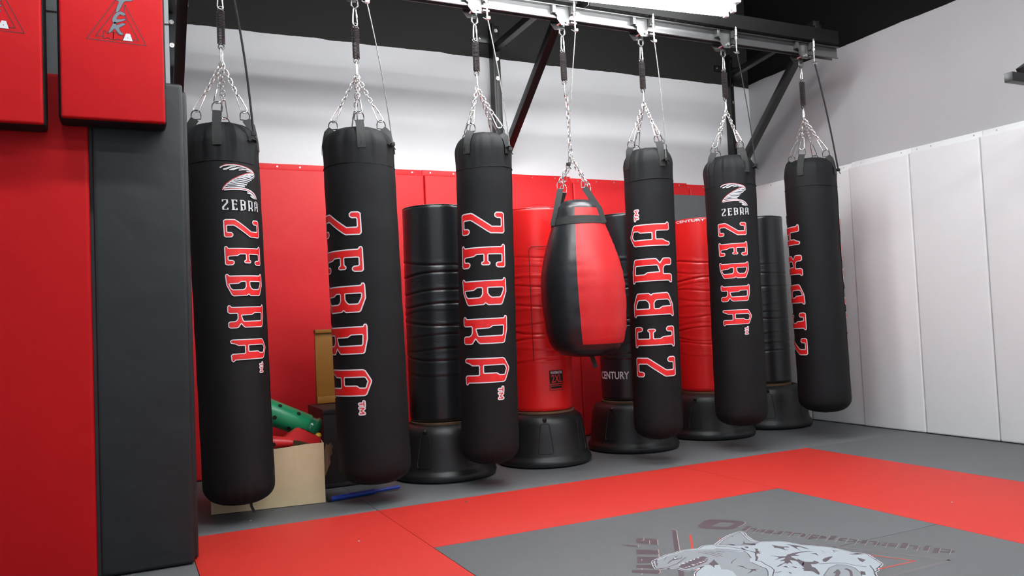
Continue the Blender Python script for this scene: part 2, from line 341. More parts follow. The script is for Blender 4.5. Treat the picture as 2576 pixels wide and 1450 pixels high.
# ------------------------------------------------------------------ flat tracings (metres): floor emblem in x, y; shield print in x, z
ART={'sil':[(1.9258,2.7605),(1.945,2.7743),(1.9723,2.7829),(2.0019,2.7942),(2.0354,2.8073),(2.064,2.8038),(2.1037,2.8176),(2.1504,2.8145),(2.1941,2.8009),(2.233,2.821),(2.2647,2.8164),(2.2856,2.8055),(2.3667,2.8557),(2.4361,2.8905),(2.4851,2.9036),(2.5177,2.9097),(2.5133,2.8835),(2.4919,2.8507),(2.4634,2.7782),(2.4639,2.733),(2.5069,2.7116),(2.5442,2.6897),(2.5655,2.6439),(2.5735,2.5994),(2.6145,2.5495),(2.631,2.531),(2.6465,2.4987),(2.6573,2.4143),(2.6861,2.3605),(2.6554,2.2965),(2.6305,2.2444),(2.5886,2.2243),(2.5656,2.216),(2.5548,2.1998),(2.5287,2.1942),(2.5009,2.1673),(2.4641,2.1162),(2.3319,2.0596),(2.1223,2.0775),(1.9653,2.1571),(1.8724,2.3134),(1.8998,2.4233),(1.9506,2.5164),(1.9731,2.5469),(1.9971,2.5654),(2.0625,2.6035),(2.0395,2.6009),(1.9874,2.5932),(1.9594,2.598),(1.9577,2.6133),(1.9585,2.6379),(1.9237,2.6579),(1.8841,2.6776),(1.8949,2.7066),(1.9114,2.7325)],'grays':[[(1.9343,2.7547),(1.9594,2.7683),(1.9972,2.7815),(2.0321,2.7933),(2.0751,2.7961),(2.1254,2.8108),(2.1854,2.7901),(2.2399,2.7563),(2.2494,2.7623),(2.2941,2.6896),(2.3114,2.6612),(2.3044,2.6258),(2.2784,2.581),(2.2533,2.5601),(2.2403,2.5353),(2.2347,2.4914),(2.2314,2.4473),(2.2086,2.4107),(2.1766,2.3757),(2.1356,2.3472),(2.0636,2.3844),(2.0798,2.4408),(2.1035,2.4886),(2.1014,2.518),(2.0839,2.5298),(2.1167,2.5813),(2.0848,2.5993),(2.0664,2.6082),(1.9911,2.5978),(1.9648,2.6049),(1.9656,2.6294),(1.9273,2.6627),(1.8891,2.6814),(1.9044,2.7149)],[(2.303,2.8021),(2.3683,2.8454),(2.4276,2.8776),(2.508,2.9019),(2.4854,2.8554),(2.454,2.7939),(2.445,2.7552),(2.4583,2.7325),(2.4316,2.7206),(2.3833,2.7414)],[(2.3436,2.2631),(2.4325,2.3185),(2.4874,2.3298),(2.5129,2.3063),(2.5099,2.2658),(2.4759,2.2069),(2.4487,2.18),(2.3713,2.1988)]],'marks':[[(1.9676,2.6498),(1.9919,2.6664),(2.081,2.6964),(2.1244,2.7057),(2.1391,2.7059),(2.1399,2.6832),(2.1309,2.666),(2.1018,2.6399),(2.0567,2.6221),(1.9781,2.6102),(1.9702,2.6206)],[(1.9545,2.7068),(1.9889,2.7326),(2.0043,2.7375),(2.0339,2.7641),(2.0655,2.7743),(2.0346,2.7557),(2.029,2.736),(2.0458,2.7362),(2.0756,2.7609),(2.0449,2.729),(2.0232,2.7284),(2.002,2.7313),(1.9602,2.7067)],[(1.9439,2.7712),(1.9569,2.7778),(1.9442,2.7556),(1.9359,2.7536),(1.9273,2.7292),(1.9018,2.702),(1.9015,2.7095),(1.9175,2.7283),(1.9246,2.7461)],[(1.9601,2.7408),(2.0019,2.7783),(2.0219,2.7924),(1.9996,2.772),(1.9795,2.7545)],[(2.0866,2.6129),(2.1185,2.6285),(2.1477,2.6506),(2.1331,2.6261),(2.1167,2.5813),(2.0963,2.5878),(2.0726,2.5567),(2.0845,2.5849)],[(2.4295,2.793),(2.4065,2.7557),(2.4175,2.7392),(2.4373,2.7297),(2.4331,2.7195),(2.4194,2.7074),(2.4061,2.7211),(2.3936,2.7472),(2.3857,2.7528),(2.4058,2.7651)],[(2.435,2.877),(2.4433,2.8712),(2.4273,2.859)],[(2.3853,2.6759),(2.3853,2.6676),(2.3922,2.6627),(2.369,2.6376),(2.3682,2.6137),(2.3582,2.6247),(2.35,2.5983),(2.3438,2.6145),(2.3184,2.5924),(2.3141,2.5758),(2.2694,2.534),(2.2641,2.5414),(2.2906,2.5649),(2.3183,2.6003),(2.3407,2.6247),(2.3452,2.6459),(2.3513,2.6335),(2.3666,2.6474)],[(2.4776,2.6753),(2.4818,2.6551),(2.4967,2.6276),(2.5162,2.6182),(2.5091,2.5979),(2.4924,2.618),(2.4736,2.5935),(2.4808,2.5721),(2.4673,2.5897),(2.4704,2.6166),(2.4545,2.6403),(2.468,2.6435)],[(2.5319,2.6501),(2.5529,2.6181),(2.5614,2.5824),(2.5579,2.5307),(2.5511,2.5519),(2.5482,2.5874),(2.5315,2.5865),(2.5096,2.5317),(2.5235,2.5837),(2.5355,2.6218)],[(2.4268,2.5332),(2.4696,2.5353),(2.5081,2.5328),(2.5533,2.5014),(2.5024,2.5246),(2.4508,2.5166),(2.4624,2.493),(2.4302,2.5112),(2.4204,2.5064),(2.4078,2.4541),(2.4229,2.4739),(2.4119,2.4289),(2.4379,2.4037),(2.4552,2.4178),(2.4552,2.3918),(2.4477,2.3824),(2.4185,2.3805),(2.4128,2.3916),(2.3895,2.3646),(2.3893,2.3435),(2.3513,2.2872),(2.3348,2.2784),(2.3498,2.322),(2.3357,2.3384),(2.3244,2.346),(2.3412,2.3553),(2.3439,2.3744),(2.3531,2.3646),(2.3695,2.3996),(2.3959,2.4473),(2.3872,2.4682),(2.3813,2.4722),(2.3536,2.4248),(2.3608,2.4565),(2.342,2.44),(2.3404,2.4557),(2.2947,2.4362),(2.2748,2.4355),(2.3059,2.4502),(2.3448,2.4601),(2.3608,2.4788),(2.3366,2.4842),(2.38,2.4958),(2.3957,2.5118),(2.3239,2.5041),(2.3763,2.5175),(2.3636,2.569),(2.3749,2.5417),(2.3921,2.5259),(2.4093,2.5179)],[(2.4882,2.4063),(2.5247,2.4191),(2.5625,2.4161),(2.5223,2.398),(2.5077,2.3892),(2.4769,2.377),(2.4742,2.3862)],[(2.1639,2.5361),(2.1819,2.5166),(2.1737,2.4971),(2.1706,2.4781),(2.2101,2.4547),(2.1863,2.4569),(2.1772,2.4319),(2.1753,2.4525),(2.1548,2.4402),(2.1238,2.434),(2.1596,2.4507),(2.1767,2.4669),(2.1667,2.4842),(2.1684,2.5043)],[(2.2992,2.426),(2.317,2.4246),(2.3074,2.4027),(2.3022,2.4169)],[(2.3307,2.4117),(2.3409,2.3905),(2.3246,2.384)],[(2.271,2.3685),(2.2728,2.3537),(2.2696,2.3457),(2.2605,2.3485)],[(2.3494,2.7179),(2.348,2.702),(2.3396,2.6786),(2.3435,2.6635),(2.3334,2.6746),(2.3325,2.696)],[(2.3698,2.7207),(2.3807,2.7045),(2.3635,2.6911),(2.3596,2.6981)],[(2.5149,2.492),(2.5368,2.4808),(2.5154,2.4486),(2.5227,2.4748)],[(2.5886,2.5175),(2.5705,2.4615),(2.5738,2.4791)],[(2.3514,2.8077),(2.3412,2.784),(2.3556,2.7652),(2.343,2.748),(2.3357,2.7748)],[(2.1602,2.5642),(2.1875,2.5901),(2.242,2.6138),(2.2176,2.5998),(2.1864,2.5834),(2.1659,2.564)],[(2.6219,2.3519),(2.6241,2.3116),(2.5896,2.2972),(2.5962,2.318)],[(2.3905,2.2645),(2.4516,2.2935),(2.424,2.2534),(2.3713,2.2209),(2.3596,2.2288),(2.4012,2.2573)],[(2.4647,2.2786),(2.4844,2.2772),(2.4722,2.2441),(2.4158,2.191),(2.4076,2.1965),(2.4627,2.2505)],[(2.496,2.2279),(2.5027,2.2118),(2.4751,2.1847),(2.4647,2.1973)],[(2.6311,2.4012),(2.6689,2.3927),(2.6829,2.3694),(2.6516,2.3777)],[(2.6202,2.4747),(2.6346,2.4507),(2.6167,2.4632),(2.5961,2.4363)]],'lines':[[(2.2847,2.8044),(2.3086,2.7877),(2.3468,2.7523),(2.4209,2.709)],[(2.2728,2.7903),(2.3157,2.7517),(2.3364,2.6891),(2.3459,2.6276)],[(2.2494,2.7623),(2.2976,2.702),(2.3213,2.6723),(2.3079,2.6297),(2.2791,2.579)],[(2.2715,2.5363),(2.2804,2.525),(2.2664,2.4844),(2.259,2.4463),(2.2443,2.4141),(2.1883,2.3638)],[(2.2411,2.5347),(2.2339,2.4906),(2.2308,2.4428),(2.2089,2.4105),(2.1744,2.3732)],[(2.1564,2.7602),(2.1785,2.7123),(2.1809,2.6628)],[(2.183,2.7566),(2.1974,2.7057),(2.2011,2.6608)],[(2.2027,2.7446),(2.2204,2.6834)],[(2.2269,2.7319),(2.2462,2.702)],[(2.0744,2.7362),(1.9907,2.6859),(1.9309,2.6675),(1.8901,2.6735)],[(2.2245,2.3931),(2.2373,2.3845),(2.2552,2.386)],[(2.4386,2.3755),(2.4834,2.3574),(2.5277,2.3271),(2.5333,2.2862),(2.5538,2.248)],[(2.403,2.4203),(2.3745,2.3961)],[(2.5793,2.2549),(2.5441,2.2071),(2.5159,2.1799)]],'teeth':[[(2.0009,2.6751),(2.0153,2.6653),(2.018,2.6822)],[(2.0261,2.6805),(2.0367,2.6732),(2.0403,2.6836)],[(2.0519,2.6894),(2.0598,2.6801),(2.0654,2.6916)],[(2.074,2.6935),(2.0817,2.6882),(2.0854,2.6973)],[(2.0999,2.699),(2.1055,2.6912),(2.1126,2.7059)],[(1.9835,2.6318),(1.9902,2.6199),(1.9924,2.6315)],[(2.0033,2.6365),(2.01,2.6246),(2.0014,2.6254)],[(2.0285,2.6451),(2.039,2.632),(2.025,2.629)],[(2.0513,2.6444),(2.0565,2.6334),(2.0481,2.6317)],[(2.0698,2.6543),(2.083,2.6415),(2.0688,2.6399)],[(2.0926,2.6577),(2.0978,2.6465),(2.0892,2.6448)],[(2.1087,2.6658),(2.1159,2.657),(2.1073,2.6552)],[(2.1235,2.675),(2.1291,2.6672),(2.122,2.6644)],[(1.9795,2.6652),(1.987,2.6601),(1.9881,2.669)]],'redlines':[[(2.2989,3.0046),(2.3082,2.998),(2.1758,2.8137),(2.1648,2.8171)],[(2.0074,2.5939),(2.0156,2.5898),(1.9572,2.4966),(1.9501,2.5015)],[(2.3564,2.8828),(2.3802,2.8706),(2.3685,2.863),(2.3547,2.8747)]],'redv':[(2.69,2.3484),(2.7681,2.2001),(2.5665,2.2095)],'grayv':[(2.5978,2.6356),(2.6766,2.5136),(2.8815,2.1349),(2.563,2.1311),(2.3758,2.1312)],'purp':[(2.2926,3.1242),(2.2982,3.0946),(2.1045,2.817),(1.9034,2.5262),(1.886,2.5378),(2.0664,2.8021)],'purpw':[(2.2976,3.1309),(2.2982,3.0946),(2.1045,2.817)],'vt':{'blk':[[(2.0656,3.084),(2.0787,3.0937),(2.133,3.041),(2.1321,3.0135),(2.0878,2.9492),(2.0789,2.9644),(2.0493,2.9941),(2.0344,3.0226),(2.0341,3.0365)],[(1.9664,3.0478),(2.0094,2.9864),(1.9983,2.9722),(1.9563,3.0325)],[(1.9715,2.9476),(2.0396,2.8831),(2.0185,2.8476),(2.0077,2.8345),(1.9313,2.8875)],[(1.912,2.8562),(1.9823,2.7997),(1.9723,2.7829),(1.9185,2.7503),(1.8642,2.7836)],[(1.8469,2.7653),(1.906,2.725),(1.8823,2.686),(1.8244,2.7326)],[(1.794,2.7207),(1.8108,2.7129),(1.8843,2.6595),(1.871,2.6367),(1.8538,2.6239),(1.789,2.6781),(1.7766,2.6935)]],'wl':[[(2.1366,3.0196),(2.0878,2.9492)],[(2.1047,3.08),(2.0782,3.0423),(2.0681,3.0494)],[(2.0992,3.0275),(2.0645,2.9789)],[(2.0156,2.9954),(2.0015,2.9744)],[(2.0486,2.8938),(2.0197,2.8509)],[(2.0137,2.8427),(1.9855,2.8015)],[(1.9099,2.8179),(1.897,2.7995)],[(1.8392,2.7153),(1.8289,2.7006)],[(1.8038,2.6647),(1.7939,2.6506)],[(1.8843,2.6595),(1.8717,2.6362),(1.8528,2.6226)]]},'champC':[(2.4259,3.1061),(2.5376,3.1737),(2.5759,3.1513),(2.6199,3.1023),(2.655,3.0382),(2.6484,3.0214),(2.6108,2.9953),(2.5622,2.9784),(2.5084,2.9611),(2.4589,3.0119),(2.413,3.0551)],'champCh':[(2.4762,3.0607),(2.5616,3.0997),(2.6034,3.0413),(2.5256,3.0072)],'champ':[(2.5177,2.9173),(2.9486,2.1668),(2.6116,2.9717)],'tri1':[(-0.1069,2.2527),(0.1186,2.2476),(0.0397,2.4152),(0.0361,2.3821)],'tri1b':[(-0.1068,2.2543),(0.0027,2.4269),(0.0216,2.4581)],'tri2':[(-0.045,2.2685),(-0.0732,2.2684),(0.0055,2.3924)],'tri2b':[(0.0407,2.3668),(0.0882,2.2658),(0.0662,2.2664)],'mma':[(-0.0451,2.2614),(-0.0424,2.2924),(-0.0376,2.293),(-0.0281,2.2823),(-0.0127,2.292),(-0.0065,2.2896),(-0.0077,2.2626),(-0.0057,2.2905),(0.0054,2.291),(0.0136,2.2809),(0.0312,2.2846),(0.0307,2.2608),(0.0188,2.2602),(0.0133,2.2635),(0.0048,2.2617),(0.002,2.2598),(-0.0203,2.2604),(-0.0243,2.2646),(-0.0326,2.2645),(-0.0362,2.2601),(-0.0451,2.2614)],'awh':[(0.0293,2.2598),(0.0412,2.2905),(0.0568,2.2908),(0.066,2.26)],'awt':[(0.0457,2.2712),(0.048,2.2754),(0.05,2.2709)],'letT':[(0.0028,2.4316),(0.0226,2.4423),(0.0694,2.4456),(0.0691,2.4344),(0.0357,2.4285),(0.0261,2.4046),(0.0172,2.386),(0.0079,2.376),(0.0045,2.3796),(0.0091,2.3992),(0.0188,2.4259)],'letC':[(0.0423,2.3734),(0.0337,2.3659),(0.0225,2.3692),(0.0211,2.3722),(0.0125,2.3632),(0.0045,2.3479),(0.0178,2.348),(0.0405,2.354),(0.0418,2.3494),(0.0204,2.3388),(0.0077,2.334),(0.0006,2.3252),(-0.009,2.3351),(-0.0094,2.3493),(0.0001,2.3679),(0.0115,2.3789),(0.0228,2.3835),(0.034,2.3794)],'letK':[(-0.0034,2.3358),(0.0064,2.3355),(0.0026,2.3207),(0.0188,2.3275),(0.0302,2.3345),(0.0421,2.3312),(0.0313,2.3227),(0.0143,2.3127),(0.0196,2.2975),(0.0313,2.2878),(0.0284,2.2827),(0.0179,2.2838),(0.0083,2.2945),(-0.0019,2.3091),(-0.0141,2.2919),(-0.024,2.2836),(-0.0223,2.2956),(-0.0136,2.314)]}
EYE=[(2.0272, 2.7569), (2.0315, 2.7563), (2.0287, 2.7402), (2.0205, 2.7403), (2.0213, 2.7491)]
LINT=[(1.729, 4.27), (0.984, 3.797), (0.599, 4.561), (3.727, 2.731)]

# ------------------------------------------------------------------ structure
b = B(); box(b, -3.0, 5.9, -2.5, 6.3, -0.12, -0.045); struct('floor', b, M['subfloor'])
b = B(); box(b, -3.0, 5.9, -2.5, 6.3, 4.4, 4.5); struct('ceiling', b, M['ceiling'])
b = B(); box(b, -3.0, 5.9, 6.05, 6.25, -0.12, 4.4); struct('wall_back', b, M['wall'])
b = B(); box(b, 5.65, 5.9, -2.5, 6.05, -0.12, 4.4)
box(b, 5.642, 5.651, -2.5, 4.84, 0.0, 4.4); struct('wall_right', b, M['wall_side'])
b = B(); box(b, -3.0, 0.222, 3.93, 6.049, -0.12, 4.4)
box(b, -3.0, 0.2225, 3.926, 3.931, 2.432, 2.437, mi=1); struct('wall_left', b, [M['wall_left'], M['line_dark']])

# ------------------------------------------------------------------ floor mats
G = 'interlocking floor mats of the training area'
def floor_mat(x0, x1, y0, y1, m, label):
    b = B(); g = 0.0012
    box(b, x0 + g, x1 - g, y0 + g, y1 - g, -0.045, 0.0, 0.0022)
    tag(obj('floor_mat', b, m), label, 'floor mat', G)
gr, rd = M['floor_gray'], M['floor_red']
floor_mat(0.225, 1.245, 4.375, 6.045, gr, 'gray floor mat under the cardboard box, running to the back wall')
floor_mat(1.245, 3.31, 4.375, 6.045, gr, 'gray floor mat under the first two free standing bags from the left')
floor_mat(3.31, 5.645, 4.375, 6.045, gr, 'gray floor mat in the corner under the three free standing bags on the right')
floor_mat(0.27, 1.245, 2.2, 4.375, rd, 'red floor mat on the left, in front of the cardboard box')
floor_mat(1.245, 3.31, 3.49, 4.375, rd, 'long red floor mat running parallel to the row of hanging bags')
floor_mat(3.31, 4.44, 1.6, 4.375, rd, 'red floor mat on the right, running towards the camera along the white wall')
floor_mat(4.44, 5.645, 1.6, 4.375, gr, 'gray floor mat beside the white padded wall')
floor_mat(1.245, 3.31, 2.504, 3.49, gr, 'gray floor mat enclosed by red mats, under the upper part of the animal emblem')
floor_mat(1.245, 3.31, 1.2, 2.504, gr, 'gray floor mat nearest the camera, under the lower part of the animal emblem')
floor_mat(-0.75, 0.27, 1.6, 3.925, gr, 'gray floor mat at the foot of the dark wall pad on the left')
b = B(); box(b, -3.0, 5.645, -2.5, 1.19, -0.045, -0.001); struct('trim_1', b, gr)

# ------------------------------------------------------------------ wall mats
def wall_mat(axis, a0, a1, front, back, ztop, m, label, group, flange=True, z0=0.004, bev=0.014, screws=(), ymax=None):
    """Padded panel on a wall; axis 'x' = on the back wall, 'y' = on the right wall."""
    t = thing('wall_mat', label, 'wall mat', (0, 0, 0), group)
    b = B(); g = 0.003; zt = ztop - (0.045 if flange else 0)
    if axis == 'x': box(b, a0 + g, a1 - g, front, back, z0, zt, bev, seg=3)
    else: box(b, front, back, a0 + g, a1 - g, z0, zt, bev, seg=3)
    obj('padding', b, m, t)
    if flange:
        b = B(); d = 0.012
        if axis == 'x': box(b, a0 + 0.001, a1 - 0.001, back - d, back, zt - 0.01, ztop, 0.002)
        else: box(b, back - d, back, a0 + 0.001, a1 - 0.001, zt - 0.01, ztop, 0.002)
        obj('nailing_strip', b, m, t)
        for s in screws:
            b = B()
            if axis == 'x': cyl(b, (s, back - d - 0.002, ztop - 0.021), (s, back - d + 0.001, ztop - 0.021), 0.006, 12, 0.007)
            else: cyl(b, (back - d - 0.002, s, ztop - 0.021), (back - d + 0.001, s, ztop - 0.021), 0.005, 12, 0.006)
            obj('screw', b, M['chrome'], t)
    return t
GB, GW = 'red pads on the back wall', 'white pads on the right wall'
wall_mat('x', 0.30, 0.90, 5.99, 6.048, 2.245, M['red_mat'], 'narrow red wall pad behind the leftmost hanging bag', GB, screws=(0.5, 0.75))
wall_mat('x', 0.90, 2.182, 5.99, 6.048, 2.248, M['red_mat'], 'red wall pad seen on both sides of the second hanging bag from the left', GB, screws=(1.054, 1.22, 1.45, 1.7, 1.9, 2.097))
wall_mat('x', 2.182, 3.544, 5.99, 6.048, 2.250, M['red_mat'], 'red wall pad behind the third hanging bag and left half of the teardrop bag', GB, screws=(2.251, 2.45, 2.7, 2.93, 3.174, 3.394))
wall_mat('x', 3.544, 4.81, 5.99, 6.048, 2.236, M['red_mat'], 'red wall pad right of the teardrop bag, behind the fifth hanging bag', GB, screws=(3.62, 3.811, 3.998, 4.25, 4.5, 4.72))
wall_mat('x', 4.81, 5.56, 5.99, 6.048, 2.226, M['red_mat'], 'red wall pad in the corner, its top peeking out left of the sixth hanging bag', GB, screws=(5.0, 5.3))
b = B(); box(b, 4.28, 5.54, 5.955, 5.988, 0.004, 2.112, 0.008)
tag(obj('gray_mat', b, M['gray_mat']), 'dark gray mat stood against the red pads behind the fifth and sixth hanging bags', 'mat')
wall_mat('y', 5.43, 6.045, 5.600, 5.640, 2.228, M['white_mat'], 'white wall pad in the corner, behind the last hanging bag', GW, screws=(5.8, 5.58))
wall_mat('y', 4.848, 5.43, 5.598, 5.640, 2.228, M['white_mat'], 'white wall pad partly shaded by the last hanging bag, set slightly back', GW, screws=(4.93, 5.2))
wall_mat('y', 4.267, 4.848, 5.582, 5.640, 2.236, M['white_mat'], 'first fully visible white wall pad right of the last hanging bag', GW, screws=(4.36, 4.75))
wall_mat('y', 3.684, 4.267, 5.582, 5.640, 2.236, M['white_mat'], 'white wall pad second from the right edge, with folds at its lower left', GW, screws=(4.22, 4.1, 3.75))
wall_mat('y', 3.10, 3.684, 5.582, 5.640, 2.236, M['white_mat'], 'rightmost white wall pad, cut by the right edge of the photo', GW, screws=(3.58, 3.2))
wall_mat('y', 2.51, 3.10, 5.582, 5.640, 2.236, M['white_mat'], 'white wall pad beyond the right edge of the view', GW)
GL = 'pads on the left partition wall'
def side_pad(x0, x1, m, label, name='wall_pad', y0=3.855, y1=3.928, zt=2.142):
    b = B(); box(b, x0, x1, y0, y1, 0.004, zt, 0.018, seg=4)
    es = [e for e in b.edges if e.calc_length() > 0.3]
    return tag(obj(name, b, m), label, 'wall pad', GL)
side_pad(-0.72, -0.113, M['red_pad'], 'tall red wall pad on the partition at the far left edge')
side_pad(-0.100, 0.268, M['dark_pad'], 'tall blue-black wall pad facing the camera, right of the big red pad')
b = B(); box(b, 0.2235, 0.290, 3.932, 4.36, 0.004, 2.13, 0.018, seg=4)
tag(obj('wall_pad', b, M['dark_pad']), 'dark wall pad wrapping the end of the partition beside the first hanging bag', 'wall pad', GL)

# ------------------------------------------------------------------ shields on the left wall
def shield(x0, x1, z0, z1, label, art_dx, art_dz=0.0):
    t = thing('kick_shield', label, 'kick shield', (0, 0, 0), 'red shields hung on the left wall')
    b = B(); box(b, x0 - 0.010, x1 + 0.008, 3.722, 3.850, z0 - 0.004, z1, 0.022, seg=4); obj('back_padding', b, M['bag_black'], t)
    b = B(); box(b, x0, x1, 3.700, 3.730, z0, z1 - 0.01, 0.010, seg=3); obj('front_face', b, M['red_pad'], t)
    f = lambda x, y, z: (x + art_dx, 3.6995 - z, y + art_dz)
    xr, xl = x1 - art_dx - 0.006, x0 - art_dx + 0.006
    def clip(bm):
        for co, no in (((x1 - 0.008, 0, 0), (1, 0, 0)), ((x0 + 0.008, 0, 0), (-1, 0, 0))):
            bmesh.ops.bisect_plane(bm, geom=bm.verts[:] + bm.edges[:] + bm.faces[:], plane_co=co, plane_no=no, clear_outer=True)
    b = B()
    t1 = ART['tri1']; stroke(b, [ART['tri1b'][2], ART['tri1b'][1], t1[0], t1[1], t1[2], t1[3]], 0.0016, 0.0002, 0, f)
    t2 = ART['tri2b']; s2 = ART['tri2']; stroke(b, s2, 0.0016, 0.0002, 0, f); stroke(b, t2, 0.0016, 0.0002, 0, f)
    stroke(b, ART['mma'], 0.0014, 0.0003, 0, f)
    clip(b); obj('triangle_outline', b, M['line_dark'], t, smooth=False)
    b = B()
    for k in ('letT', 'letC', 'letK'):
        p = smooth_poly(ART[k]); stroke(b, p, 0.0018, 0.0004, 1, f, closed=True); poly(b, [p], 0.0008, 0, f)
    clip(b); 
    if len(b.faces): obj('lettering', b, [M['shield_gray'], M['line_dark']], t, smooth=False)
    b = B(); stroke(b, ART['awh'], 0.0008, 0.0008, 1, f, closed=True); poly(b, [ART['awh']], 0.0010, 0, f); poly(b, [ART['awt']], 0.0013, 1, f)
    clip(b); obj('white_letter', b, [M['logo_white'], M['line_dark']], t, smooth=False)
shield(-0.205, 0.186, 1.918, 2.66, 'red kick shield with gray lettering and triangle, overlapping the dark pad', 0.0)
shield(-0.665, -0.268, 1.884, 2.64, 'red kick shield cut by the left edge of the photo', -0.447, 0.0)

# ------------------------------------------------------------------ lettering of the hanging bags
LET = {
 'Z': (0.0, 135, 420, 1.0, [(133,150),(150,138),(245,136),(272,150),(500,312),(612,312),(627,300),(627,205),(612,186),(570,186),(550,172),(548,150),(565,134),(630,134),(646,148),(648,365),(636,382),(490,380),(455,360),(262,222),(235,208),(160,210),(148,222),(148,320),(160,333),(200,335),(213,350),(213,370),(198,388),(148,391),(134,378)]),
 'E': (0.0, 540, 420, 1.0, [(130,560),(134,544),(142,544),(148,562),(162,573),(610,566),(626,556),(632,540),(642,536),(649,548),(649,795),(638,808),(572,808),(553,795),(553,775),(568,762),(610,758),(626,745),(626,655),(614,642),(452,642),(437,655),(437,735),(446,750),(460,757),(462,770),(452,778),(385,778),(372,770),(375,757),(393,750),(403,735),(403,655),(390,641),(300,643),(262,668),(165,676),(148,690),(148,738),(160,755),(200,757),(213,770),(213,790),(198,808),(146,812),(131,798)]),
 'B': (8.0, 955, 420, 1.0, [(134,975),(140,962),(148,966),(156,982),(170,990),(620,984),(640,974),(646,956),(654,956),(660,970),(662,1120),(614,1262),(600,1274),(448,1275),(412,1246),(385,1270),(205,1277),(188,1262),(142,1120)],
        [(150,1100),(168,1092),(265,1086),(305,1058),(365,1056),(384,1070),(385,1145),(362,1185),(330,1198),(195,1200),(170,1175)],
        [(434,1064),(450,1057),(630,1056),(642,1070),(638,1115),(610,1180),(590,1196),(490,1197),(455,1172),(434,1135)]),
 'R': (15.0, 225, 488, 0.892, [(164,240),(170,226),(180,228),(195,252),(215,257),(715,252),(728,242),(734,222),(745,222),(750,240),(748,400),(715,570),(700,583),(385,585),(365,570),(325,515),(315,515),(270,585),(250,590),(180,590),(166,575),(166,515),(180,500),(235,500),(265,480),(283,440),(283,360),(270,342),(180,342),(164,325)],
        [(318,388),(332,375),(512,368),(560,338),(705,336),(718,350),(712,470),(695,495),(365,500),(345,485)]),
 'A': (15.0, 800, 488, 0.892, [(176,818),(190,803),(690,803),(710,815),(765,935),(765,955),(715,1105),(695,1120),(215,1126),(203,1142),(192,1156),(182,1146),(178,1060),(192,1043),(350,1040),(372,1025),(372,900),(360,886),(265,885),(235,862),(205,850),(180,842)],
        [(412,898),(425,882),(700,880),(720,890),(746,945),(722,1030),(705,1040),(640,1038),(600,1010),(430,1010),(412,998)]),
}
LPOS = {'Z': (0.0), 'E': 79.0, 'B': 160.0, 'R': 253.0, 'A': 353.0}   # start of each letter along the word, in photo pixels
def letter_loops(ch):
    """Loops in metres: u along the word, v across it (0 = letter foot, 0.272 = letter head)."""
    sh, y0, xc, sc = LET[ch][:4]; out = []
    rp = 372 / sc
    for lp in LET[ch][4:]:
        q = []
        for x, y in lp:
            th = math.asin(max(-0.98, min(0.98, (x - (xc if sc == 1.0 else xc) - (sh if sc == 1.0 else 0)) / rp)))
            q.append((LPOS[ch] * 0.0025 + (y - y0) * sc * 0.000483, (th + math.radians(50.5)) * 0.178))
        out.append(q)
    return out
def word_mesh(scale, red=True):
    """ZEBRA and the trade mark sign laid flat: x = across, y = down the word."""
    b = B()
    for ch in 'ZEBRA':
        lo = [[(v * scale, u * scale) for u, v in lp] for lp in letter_loops(ch)]
        for l in lo: stroke(b, l, 0.0068 * scale, 0.0002, 0, closed=True)
        poly(b, lo, 0.0008, 1)
    # TM
    def ux(x, y): return (((x - 165) / 590.0 * 0.262) * scale, (1.05 + (y - 1185) * 0.892 * 0.000483) * scale)
    T = [[(712, 1205), (712, 1262)], [(712, 1234), (658, 1234)]]
    Mm = [[(657, 1285), (710, 1288), (672, 1322), (710, 1355), (657, 1358)]]
    for s in T + Mm: stroke(b, [ux(*p) for p in s], 0.0105 * scale, 0.0002, 0)
    for s in T + Mm: stroke(b, [ux(*p) for p in s], 0.0028 * scale, 0.0008, 1)
    return b
def small_word(b, x, y, w, h, f=None):
    """ZEBRA upright, white."""
    pos = x
    for i, ch in enumerate('ZEBRA'):
        lo = letter_loops(ch); W = max(u for l in lo for u, v in l) - min(u for l in lo for u, v in l); u0 = min(u for l in lo for u, v in l)
        lw = w * 0.145; px = x + i * (w - lw) / 4.0
        lo2 = [[(px + (u - u0) / W * lw, y + v / 0.272 * h) for u, v in l] for l in lo]
        poly(b, lo2, 0.0006, 0)
        for l in lo2: stroke(b, l, 0.0006, 0.0005, 0, closed=True, caps=False)
